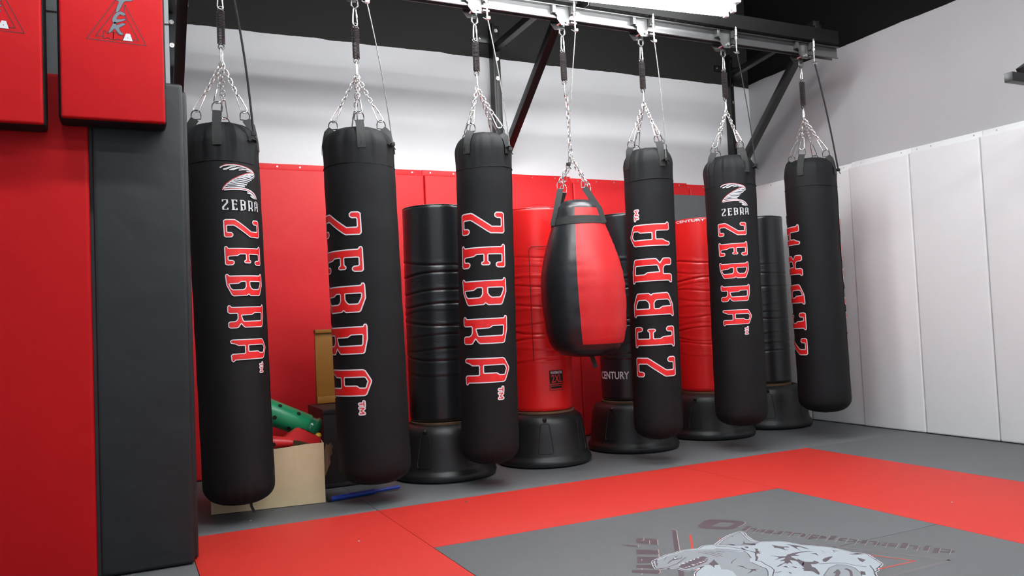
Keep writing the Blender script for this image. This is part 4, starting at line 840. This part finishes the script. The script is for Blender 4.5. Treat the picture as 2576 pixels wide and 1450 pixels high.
for k, p in CAB.items():
    t = thing('safety_cable', CLAB[k], 'cable', (0, 0, 0), 'safety cables of the hanging bags')
    pts = []
    yend = 4.40 if k not in (4, 7) else (4.535 if k == 4 else 4.60)
    if k in (1, 2, 3, 5, 6):
        phi = math.atan2(BAGX[k], BY); R_ = {1: .187, 2: .206, 3: .177, 5: .168, 6: .184}[k]
        u = phi_dir(phi, CABLE_ANG[k]); xx = {1: .515, 2: 1.273, 3: 2.08, 5: 3.337, 6: 4.066}[k]
        endp = (xx + u[0] * (R_ + 0.016), BY + u[1] * (R_ + 0.016), p[-1][1] - 0.01)
    elif k == 7:
        u = phi_dir(math.atan2(4.87, BY), CABLE_ANG[k]); endp = (4.872 + u[0] * 0.208, BY + u[1] * 0.208, 2.07)
    else: endp = (2.650, 4.525, 2.02)
    a = Vector((BAGX[k] + 0.049, 4.505, 2.912)); e = Vector(endp)
    N = 24; th = 0.0062 if k in (1, 7) else 0.0034
    for i in range(N + 1):
        s = i / N; q = a.lerp(e, s); q.x += 0.012 * math.sin(PI * s) * (1 if k != 4 else -0.5); pts.append(q)
    b = B(); tube(b, pts, th, 8); obj('cable', b, M['rope'] if k in (1, 7, 6) else M['galv'], t)
    b = B(); box(b, e.x - 0.013, e.x + 0.013, e.y - 0.009, e.y + 0.009, e.z - 0.012, e.z + 0.010, 0.004)
    tube(b, [e + Vector((0.0, -0.003, -0.008)), e + Vector((0.006, -0.006, -0.022)), e + Vector((0.014, -0.008, -0.034))], 0.003, 6)
    obj('end_clip', b, M['strap'], t)

# ------------------------------------------------------------------ free standing bags
FS_G = 'free standing bags along the back wall'
def curved(bm, R, th0, phi):
    for v in bm.verts:
        x, y, z = v.co; t = th0 + x / R
        d = Vector((-math.sin(phi) * math.cos(t) + math.cos(phi) * math.sin(t), -math.cos(phi) * math.cos(t) - math.sin(phi) * math.sin(t)))
        v.co = (d.x * (R + z), d.y * (R + z), y)
def standing_bag(x, y, Rb, red, label, br=0.335, prints=(), rot=0.0, zt=1.80):
    root = thing('standing_bag', label, 'free standing bag', (x, y, 0), FS_G)
    phi = math.atan2(x, y)
    # base
    P = [(0.0, 0.004), (br - 0.03, 0.004), (br - 0.005, 0.012), (br, 0.03), (br - 0.006, 0.052), (br - 0.022, 0.066), (br - 0.026, 0.08), (br - 0.040, 0.20), (br - 0.052, 0.29), (br - 0.062, 0.325), (br - 0.082, 0.348), (br - 0.115, 0.358), (br - 0.125, 0.350), (0.0, 0.350)]
    b = B(); lathe(b, P, 96); base = obj('base', b, M['plastic'], root)
    rad = lambda z: next((r0 + (r1 - r0) * (z - a0) / (a1 - a0) for (r0, a0), (r1, a1) in zip(P[6:-3], P[7:-2]) if a0 <= z <= a1), br - 0.03)
    for q in range(6):
        a0 = rot + 60 * q; b = B(); pts = []
        # tapered panel outline moulded in the side
        out = [(-0.022, 0.300), (0.022, 0.300), (0.030, 0.285), (0.052, 0.115), (0.045, 0.098), (-0.045, 0.098), (-0.052, 0.115), (-0.030, 0.285)]
        fine = []
        for i in range(len(out)):
            p0, p1 = out[i], out[(i + 1) % len(out)]
            for j in range(5): fine.append((p0[0] + (p1[0] - p0[0]) * j / 5, p0[1] + (p1[1] - p0[1]) * j / 5))
        for u, z in fine:
            R_ = rad(z); t = math.radians(a0) + u / R_; d = phi_dir(phi, math.degrees(t)); pts.append((d[0] * (R_ + 0.0005), d[1] * (R_ + 0.0005), z))
        tube(b, pts, 0.0024, 6, closed=True); obj('moulded_panel', b, M['plastic'], base)
        if q in (0, 3):
            d = phi_dir(phi, a0); b = B(); R_ = rad(0.322); cyl(b, (d[0] * (R_ - 0.004), d[1] * (R_ - 0.004), 0.326), (d[0] * (R_ + 0.012), d[1] * (R_ + 0.012), 0.318), 0.015, 16, 0.012); obj('filler_cap', b, M['plastic'], base)
    # collar strip and padded column
    b = B(); lathe(b, [(0.0, 0.3505), (Rb - 0.006, 0.3505), (Rb + 0.004, 0.372), (0.0, 0.372)], 64); obj('foam_collar', b, M['card_in'], root)
    rnd = random.Random(int(x * 100)); NC = 13 if red else 10; cz = [0.68 + 0.80 * (i + rnd.uniform(-0.35, 0.35)) / NC for i in range(NC)]; cp = [rnd.uniform(0, 6) for _ in range(NC)]; ca = [rnd.uniform(0.4, 1.15) for _ in range(NC)]
    def wr(t, r, z):
        d = 0
        for c, p, am in zip(cz, cp, ca):
            zz = c + 0.018 * math.sin(1.0 * t + p) + 0.006 * math.sin(3 * t + p)
            d -= 0.0065 * am * math.exp(-((z - zz) / 0.0065) ** 2) * (0.55 + 0.45 * math.sin(t + p * 2))
            d += 0.0026 * am * math.exp(-((z - zz - 0.016) / 0.014) ** 2)
        if z > zt - 0.05: d += 0.0016 * math.sin(34 * t + p) 
        return r + d * (1 if r > Rb * 0.9 else 0), z
    Q = [(0.0, 0.374), (Rb - 0.02, 0.374), (Rb - 0.004, 0.382), (Rb, 0.40)] + [(Rb + 0.003 * math.sin(PI * i / 300), 0.40 + (zt - 0.022 - 0.40) * i / 300) for i in range(1, 301)] + [(Rb - 0.003, zt - 0.010), (Rb - 0.012, zt - 0.002), (Rb - 0.03, zt + 0.002), (0.0, zt + 0.006)]
    b = B(); lathe(b, Q, 72, wr); obj('column', b, M['crease_red'] if red else M['crease_black'], root, ang=1.3)
    b = B(); tube(b, [((Rb - 0.004) * math.cos(2 * PI * q / 48), (Rb - 0.004) * math.sin(2 * PI * q / 48), zt - 0.006) for q in range(48)], 0.0035, 6, closed=True); obj('top_piping', b, M['red_gloss'] if red else M['black_gloss'], root)
    for nm, th, fn, ms in prints:
        b = B(); fn(b); slice_x(b, -0.3, 0.3, 0.012); curved(b, Rb + 0.006, math.radians(th), phi); obj(nm, b, ms, root, smooth=False)
    return root
def p_century(b): add_text(b, 'CENTURY', -0.135, 0.540, 0.27, 0.058)
def p_century_top(b): add_text(b, 'CENTURY', -0.13, 1.752, 0.26, 0.022)
def p_2xl(b):
    s = 1
    box_ = [(-0.052, 0.520), (0.052, 0.520), (0.052, 0.655), (-0.052, 0.655)]
    stroke(b, box_, 0.0012, 0.0003, 1, closed=True)
    poly(b, [[(-0.05, 0.566), (0.05, 0.566), (0.05, 0.653), (-0.05, 0.653)]], 0.0002, 1)
    poly(b, [[(-0.044, 0.552), (0.048, 0.552), (0.048, 0.558), (-0.044, 0.558)]], 0.0002, 1)
    poly(b, [[(-0.044, 0.532), (0.040, 0.532), (0.040, 0.546), (-0.044, 0.546)]], 0.0002, 1)
    add_text(b, 'WAVEMASTER', -0.046, 0.632, 0.092, 0.018, 0.0006, 0)
    add_text(b, '2XL', -0.040, 0.572, 0.084, 0.055, 0.0006, 2)
def p_outline(b):
    stroke(b, [(0.13, 1.52), (-0.10, 1.52), (-0.118, 1.50), (-0.118, 0.72)], 0.0022, 0.0003, 0)
    stroke(b, [(0.13, 1.50), (-0.07, 1.50)], 0.001, 0.0003, 0)
standing_bag(1.935, 5.125, 0.222, False, 'black free standing bag between the second and third hanging bags', br=0.345, rot=-25)
standing_bag(2.700, 5.140, 0.222, True, 'bright red free standing bag behind the teardrop bag', br=0.335, rot=2,
             prints=[('label_print', 28, p_2xl, [M['white'], M['hole'], M['red_gloss']]), ('border_print', 18, p_outline, [M['line_dark']])])
standing_bag(3.525, 5.235, 0.222, False, 'black free standing bag mostly hidden behind the fifth hanging bag, white lettering low on it', br=0.350, rot=-30,
             prints=[('lettering', -35, p_century, [M['white']])], zt=1.79)
standing_bag(4.365, 5.345, 0.225, True, 'dark red free standing bag between the fifth and sixth hanging bags', br=0.365, rot=-20,
             prints=[('top_lettering', -20, p_century_top, [M['white']])], zt=1.785)
standing_bag(5.115, 5.470, 0.215, False, 'black free standing bag in the corner, between the last two hanging bags', br=0.372, rot=2, zt=1.83)

# ------------------------------------------------------------------ fluorescent fixture over the rail
FX = thing('fluorescent_fixture', 'long white fluorescent ceiling fixture glowing above the bag rail', 'light fixture', (3.775, 4.150, 2.952))
FX.rotation_euler = (0, 0, -0.0932)
b = B(); box(b, -2.62, 0.03, -0.06, 0.085, 0.135, 0.20, 0.006); obj('housing', b, M['lamp_white'], FX)
for ty in (-0.025, 0.060):
    b = B(); cyl(b, (-2.50, ty, 0.098), (-0.045, ty, 0.098), 0.020, 20); obj('tube', b, M['tube'], FX)
    b = B(); cyl(b, (-0.046, ty, 0.098), (-0.028, ty, 0.098), 0.0185, 20); cyl(b, (-2.52, ty, 0.098), (-2.50, ty, 0.098), 0.0185, 20); obj('tube_cap', b, M['lamp_white'], FX)
    b = B(); box(b, -0.028, 0.0, ty - 0.018, ty + 0.018, 0.072, 0.145, 0.006); box(b, -2.545, -2.52, ty - 0.018, ty + 0.018, 0.072, 0.145, 0.006); obj('lamp_holder', b, M['lamp_white'], FX)
for hx in (-2.3, -0.3):
    b = B(); cyl(b, (hx, 0.0, 0.20), (hx, 0.0, 0.89), 0.004, 8); obj('hanging_rod', b, M['chrome'], FX)

FXL = ['white fluorescent fixture hanging over the middle of the training floor, out of view above', 'white fluorescent fixture over the camera, out of view',
       'white fluorescent fixture near the white padded wall, out of view above', 'white fluorescent fixture high in front of the leftmost bags, out of view']
for (fx, fy, fz), lb in zip(((4.75, 3.35, 3.66), (3.2, 1.2, 3.55), (5.3, -0.6, 3.55), (1.9, 2.6, 3.55)), FXL):  # unseen fixtures added to brighten the walls, corner and bags
    f_ = dup(FX, (fx, fy, fz), lb); f_.rotation_euler = (0, 0, 0)
    for c in f_.children:
        if c.name.split('.')[0] == 'tube': c.data = c.data.copy(); c.data.materials[0] = M['tube_hall']

# ------------------------------------------------------------------ wall rack at the right edge
t = thing('wall_rack', 'dark steel bar sticking out of the wall at the right edge, above the white pads', 'rack')
b = B(); box(b, 4.62, 5.64, 2.825, 2.875, 2.258, 2.312, 0.003); obj('bar', b, M['steel_black'], t)
b = B(); beam(b, (4.74, 2.85, 2.33), (5.63, 2.85, 2.80), 0.045, 0.045); obj('diagonal_brace', b, M['steel_black'], t)
b = B(); box(b, 5.60, 5.64, 2.78, 2.92, 2.24, 2.90, 0.003); obj('wall_plate', b, M['steel_black'], t)

# ------------------------------------------------------------------ cardboard box with toys
BX0, BX1, BYF, BH = 0.425, 1.045, 4.80, 0.335
t = thing('cardboard_box', 'brown cardboard box full of plastic toys behind the leftmost hanging bag', 'box', (0, 0, 0))
def wob(bm, a=0.004, seed=1):
    for v in bm.verts:
        n = noise.noise_vector(v.co * 5 + Vector((seed, 0, 0))); v.co += n * a
b = B()
def panel(p0, p1, z0, z1, th, nx=10, nz=6, top=None):
    p0, p1 = Vector(p0), Vector(p1); d = (p1 - p0); n = Vector((-d.y, d.x, 0)).normalized() * th
    g = []
    for s in (0, 1):
        for i in range(nx + 1):
            for j in range(nz + 1):
                zt_ = z1 + (top(i / nx) if top else 0); c = p0 + d * i / nx; z = z0 + (zt_ - z0) * j / nz
                o = 0.006 * math.sin(PI * j / nz) * math.sin(PI * i / nx)
                g.append(b.verts.new((c.x + n.x * s - n.normalized().x * o, c.y + n.y * s - n.normalized().y * o, z)))
    idx = lambda s, i, j: g[s * (nx + 1) * (nz + 1) + i * (nz + 1) + j]
    for s in (0, 1):
        for i in range(nx):
            for j in range(nz): b.faces.new((idx(s, i, j), idx(s, i + 1, j), idx(s, i + 1, j + 1), idx(s, i, j + 1)))
    for i in range(nx):
        for j in (0, nz): b.faces.new((idx(0, i, j), idx(0, i + 1, j), idx(1, i + 1, j), idx(1, i, j)))
    for j in range(nz):
        for i in (0, nx): b.faces.new((idx(0, i, j), idx(0, i, j + 1), idx(1, i, j + 1), idx(1, i, j)))
panel((BX0, BYF + 0.035, 0), (BX1, BYF - 0.045, 0), 0.003, BH, 0.005, top=lambda s: 0.018 * s - 0.006 + 0.004 * math.sin(s * 9)); obj('front_side', b, M['cardboard'], t)
b = B(); panel((BX1, BYF - 0.045, 0), (BX1 + 0.05, BYF + 0.33, 0), 0.003, BH, 0.005, top=lambda s: 0.01 - 0.02 * s + 0.03 * abs(math.sin(s * 14)) * s); obj('right_side', b, M['cardboard'], t)
b = B(); panel((BX0 + 0.04, BYF + 0.42, 0), (BX0, BYF + 0.035, 0), 0.003, BH, 0.005); obj('left_side', b, M['cardboard'], t)
b = B(); panel((BX1 + 0.05, BYF + 0.33, 0), (BX0 + 0.04, BYF + 0.42, 0), 0.003, BH, 0.005); obj('back_side', b, M['cardboard'], t)
b = B(); q = [b.verts.new(p) for p in ((BX0, BYF + 0.04, 0.006), (BX1, BYF - 0.04, 0.006), (BX1 + 0.05, BYF + 0.33, 0.006), (BX0 + 0.04, BYF + 0.42, 0.006))]; b.faces.new(q); obj('bottom', b, M['card_in'], t)
b = B()
zz = [(0.0, 0.30), (0.012, 0.34), (0.03, 0.325), (0.045, 0.335), (0.06, 0.31), (0.05, 0.295), (0.055, 0.27), (0.035, 0.255), (0.04, 0.22), (0.02, 0.19), (0.0, 0.15)]
vs0 = [b.verts.new((BX1 + 0.005 + x * 1.1, BYF - 0.035 + x, z)) for x, z in zz]; vs1 = [b.verts.new((v.co.x, v.co.y + 0.004, v.co.z)) for v in vs0]
b.faces.new(vs0); b.faces.new(vs1[::-1])
for i in range(len(zz)): b.faces.new((vs0[i], vs0[(i + 1) % len(zz)], vs1[(i + 1) % len(zz)], vs1[i]))
obj('torn_flap', b, M['card_in'], t)

def holes_on(bm, a, bb, r, rows, start=0.1):
    pass
def toy_tube(name, a, c, r0, r1, m, label, cat, holes, cap=None):
    t = thing(name, label, cat, (0, 0, 0))
    a, c = Vector(a), Vector(c); d = (c - a); L = d.length; d.normalize(); s = d.cross(Vector((0, 0, 1))).normalized(); u = s.cross(d)
    b = B(); lathe(b, [(0, 0), (r0 * 0.9, 0), (r0, 0.01), (r0 + (r1 - r0) * 0.5, L / 2), (r1, L - 0.01), (r1 * 0.9, L), (0, L)], 40)
    mt = Matrix(((s.x, u.x, d.x, a.x), (s.y, u.y, d.y, a.y), (s.z, u.z, d.z, a.z), (0, 0, 0, 1))); b.transform(mt); obj('tube_body', b, m, t)
    b = B()
    for (l, an) in holes:
        r = r0 + (r1 - r0) * l / L; ca, sa = math.cos(an), math.sin(an)
        n = s * ca + u * sa; p = a + d * l + n * (r - 0.004); cyl(b, p, p + n * 0.0058, 0.0125, 16)
    obj('hole', b, M['hole'], t)
    return t
tt = toy_tube('toy_tube', (0.57, 5.115, 0.635), (1.01, 4.995, 0.420), 0.078, 0.072, M['green'], 'green plastic tube with round holes sticking out of the cardboard box', 'toy',
         [(l, an) for l, an in ((0.10, -0.15), (0.20, -0.65), (0.30, -0.15), (0.185, 0.95), (0.30, 0.95), (0.42, 0.9), (0.40, -0.6), (0.10, 1.0))])
b = B(); lathe(b, [(0.0, 0.47), (0.060, 0.47), (0.070, 0.485), (0.064, 0.50), (0.066, 0.53), (0.078, 0.545), (0.070, 0.56), (0.035, 0.575), (0.0, 0.578)], 10)
a, c = Vector((0.57, 5.115, 0.635)), Vector((1.01, 4.995, 0.420)); d = (c - a).normalized(); s = d.cross(Vector((0, 0, 1))).normalized(); u = s.cross(d)
b.transform(Matrix(((s.x, u.x, d.x, a.x), (s.y, u.y, d.y, a.y), (s.z, u.z, d.z, a.z), (0, 0, 0, 1)))); obj('end_fitting', b, M['green_clear'], tt)
tt = toy_tube('toy_tube', (0.47, 4.885, 0.402), (0.885, 4.845, 0.356), 0.062, 0.028, M['red_toy'], 'red plastic tube with holes lying in the cardboard box', 'toy', [(0.20, -0.35), (0.31, -0.3), (0.09, -0.3)])
t = thing('toy_wedge', 'red angled plastic toy piece poking over the right rim of the cardboard box', 'toy', (0, 0, 0))
b = B(); P = [(0.82, 0.375), (0.915, 0.432), (0.935, 0.432), (0.955, 0.415), (1.055, 0.362), (1.055, 0.345), (1.040, 0.315), (1.015, 0.318), (0.985, 0.345), (0.93, 0.365), (0.875, 0.372)]
v0 = [b.verts.new((x, 4.85 + (x - 0.9) * 0.1, z)) for x, z in P]; v1 = [b.verts.new((x, 4.90 + (x - 0.9) * 0.1, z + 0.004)) for x, z in P]
b.faces.new(v0); b.faces.new(v1[::-1])
for i in range(len(P)): b.faces.new((v0[i], v0[(i + 1) % len(P)], v1[(i + 1) % len(P)], v1[i]))
bmesh.ops.bevel(b, geom=b.edges[:], offset=0.006, segments=2, affect='EDGES'); obj('wedge_body', b, M['red_toy'], t)
b = B(); lathe(b, [(0, 0), (0.055, 0.01), (0.085, 0.05), (0.09, 0.11), (0.075, 0.16), (0.03, 0.19), (0, 0.195)], 32)
o = obj('toy_ball', b, M['blue'], None); o.location = (0.66, 5.07, 0.28); tag(o, 'dark blue rounded toy under the green tube in the cardboard box', 'toy')
b = B(); lathe(b, [(0, 0), (0.02, 0.004), (0.027, 0.02), (0.022, 0.035), (0.012, 0.043), (0, 0.045)], 24)
o = obj('toy_bead', b, M['yellow'], None); o.location = (1.050, 4.93, 0.352); o.scale = (0.8, 0.8, 0.8); tag(o, 'small yellow toy part between the green tube and the red wedge', 'toy')
b = B(); lathe(b, [(0, 0), (0.045, 0.0), (0.05, 0.012), (0.035, 0.03), (0.0, 0.036)], 24)
o = obj('toy_dish', b, M['logo_white'], None); o.location = (0.680, 4.885, 0.432); o.rotation_euler = (-0.35, 0.25, 0); tag(o, 'small white dish-shaped toy between the red and green tubes', 'toy')
b = B(); cyl(b, (0, 0, 0), (0.006, 0, 0.03), 0.006, 10); lathe(b, [(0, 0.028), (0.010, 0.03), (0.010, 0.038), (0, 0.042)], 12)
o = obj('toy_peg', b, M['yellow'], None); o.location = (0.700, 4.885, 0.455); tag(o, 'tiny yellow peg on the white toy dish', 'toy')

t = thing('display_board', 'ochre wooden board standing upright behind the second hanging bag', 'board', (0, 0, 0))
b = B(); box(b, 1.186, 1.46, 5.56, 5.585, 0.555, 1.005, 0.004); obj('board', b, M['ochre'], t)
b = B(); box(b, 1.186, 1.46, 5.545, 5.60, 0.985, 1.010, 0.004); obj('top_rail', b, M['ochre'], t)
b = B(); box(b, 1.186, 1.46, 5.545, 5.60, 0.505, 0.555, 0.004); obj('bottom_rail', b, M['ochre'], t)
t = thing('storage_crate', 'dark crate on the floor between the cardboard box and the second hanging bag', 'crate', (0, 0, 0))
b = B(); box(b, 1.135, 1.52, 5.16, 5.62, 0.003, 0.500, 0.008); obj('crate_body', b, M['dark_wood'], t)
b = B(); box(b, 1.13, 1.525, 5.155, 5.165, 0.47, 0.497, 0.002); obj('edge_strip', b, M['dark_wood'], t)
b = B(); box(b, 1.13, 1.525, 5.155, 5.165, 0.006, 0.03, 0.002); obj('edge_strip', b, M['dark_wood'], t)

t = thing('foam_pole', 'thin blue padded pole lying on the floor under the second hanging bag', 'pole', (0, 0, 0))
a, c = Vector((1.075, 4.760, 0.017)), Vector((1.545, 5.03, 0.017))
c = Vector((1.52, 4.845, 0.017)); d = (c - a).normalized()
b = B(); cyl(b, a, a.lerp(c, 0.62), 0.0155, 20); obj('foam_sleeve', b, M['blue'], t)
b = B(); cyl(b, a.lerp(c, 0.62), c, 0.0105, 16); obj('rod', b, M['blue'], t)
b = B(); cyl(b, a - d * 0.018, a, 0.0145, 16); obj('end_cap', b, M['strap'], t)

# ------------------------------------------------------------------ emblem printed on the gray floor mats
t = thing('floor_emblem', 'pale animal head emblem with lettering printed on the gray floor mats', 'floor emblem', (0, 0, 0))
Z0 = 0.0003
b = B(); stroke(b, ART['sil'], 0.0085, Z0 + 0.0005, 0, closed=True); obj('outline', b, M['white'], t, smooth=False)
b = B(); stroke(b, ART['sil'], 0.0048, Z0 + 0.0007, 0, closed=True); obj('inner_outline', b, M['art_mark'], t, smooth=False)
b = B(); poly(b, [ART['sil']], Z0 + 0.0009, 0); obj('fur', b, M['art_light'], t, smooth=False)
b = B()
for g in ART['grays']: poly(b, [g], Z0 + 0.0011, 0)
obj('skin', b, M['art_gray'], t, smooth=False)
b = B()
for g in ART['marks']: poly(b, [smooth_poly(g) if len(g) > 4 else g], Z0 + 0.0013, 0)
for g in ART['lines']: stroke(b, g, 0.0022, Z0 + 0.0013, 0, caps=False)
for g in ART['grays'][1:]: stroke(b, g, 0.0014, Z0 + 0.0013, 0, closed=True, caps=False)
obj('dark_markings', b, M['art_mark'], t, smooth=False)
b = B()
for g in ART['teeth']: poly(b, [g], Z0 + 0.0015, 0)
poly(b, [[(p[0], p[1]) for p in EYE]], Z0 + 0.0015, 0)
obj('teeth', b, M['white'], t, smooth=False)
for g in ART['redlines']:
    b = B(); poly(b, [g], Z0 + 0.0001, 0); obj('red_bar', b, M['art_red'], t, smooth=False)
b = B(); stroke(b, ART['redv'], 0.0045, Z0 + 0.0001, 0, caps=False); obj('red_triangle', b, M['art_red'], t, smooth=False)
b = B(); stroke(b, ART['grayv'], 0.009, Z0, 0, caps=False); obj('gray_triangle', b, M['art_purple2'], t, smooth=False)
b = B(); poly(b, [ART['purp']], Z0 + 0.0001, 0); stroke(b, ART['purpw'], 0.0016, Z0 + 0.0002, 1, caps=False); obj('mauve_bar', b, [M['art_purple'], M['art_edge']], t, smooth=False)
b = B()
for g in ART['vt']['blk']: poly(b, [g], Z0 + 0.0001, 0)
for g in ART['vt']['wl']: stroke(b, g, 0.0016, Z0 + 0.0002, 1, caps=False)
obj('side_lettering', b, [M['art_purple'], M['art_edge']], t, smooth=False)
b = B(); poly(b, [smooth_poly(ART['champC']), ART['champCh']], Z0 + 0.0001, 0); stroke(b, ART['champC'][4:8], 0.0014, Z0 + 0.0002, 1, caps=False)
P0, P1, PT = [Vector(p) for p in ART['champ']]
vs, fs, tw, th = text2d('hampionship', bold=0.022)
e1 = (P1 - P0) / tw; e2 = (PT - P0) / th
bv = [b.verts.new((P0.x + e1.x * x + e2.x * y, P0.y + e1.y * x + e2.y * y, Z0 + 0.0002)) for x, y in vs]
for f in fs:
    try: b.faces.new([bv[i] for i in f])
    except ValueError: pass
for i in range(len(fs) and 22):
    s = (i + 0.6) / 22 * tw; q0 = P0 + e1 * s; q1 = q0 + e2 * th * 0.8
    stroke(b, [tuple(q0), tuple(q1)], 0.0009, Z0 + 0.0004, 1, caps=False)
obj('curved_lettering', b, [M['art_purple'], M['art_edge']], t, smooth=False)

# a few bits of lint on the mats
for i, (x, y) in enumerate(LINT):
    b = B(); bmesh.ops.create_icosphere(b, subdivisions=1, radius=0.0045 if i else 0.007)
    for v in b.verts: v.co.z *= 0.4; v.co.x *= 1.3
    o = obj('lint', b, M['white'] if i else M['galv']); o.location = (x, y, 0.002)
    tag(o, ['small dark crumb on the long red floor mat', 'white speck on the left red floor mat', 'white scrap on the gray mat in front of the cardboard box', 'white speck on the red mat near the right edge'][i], 'debris')
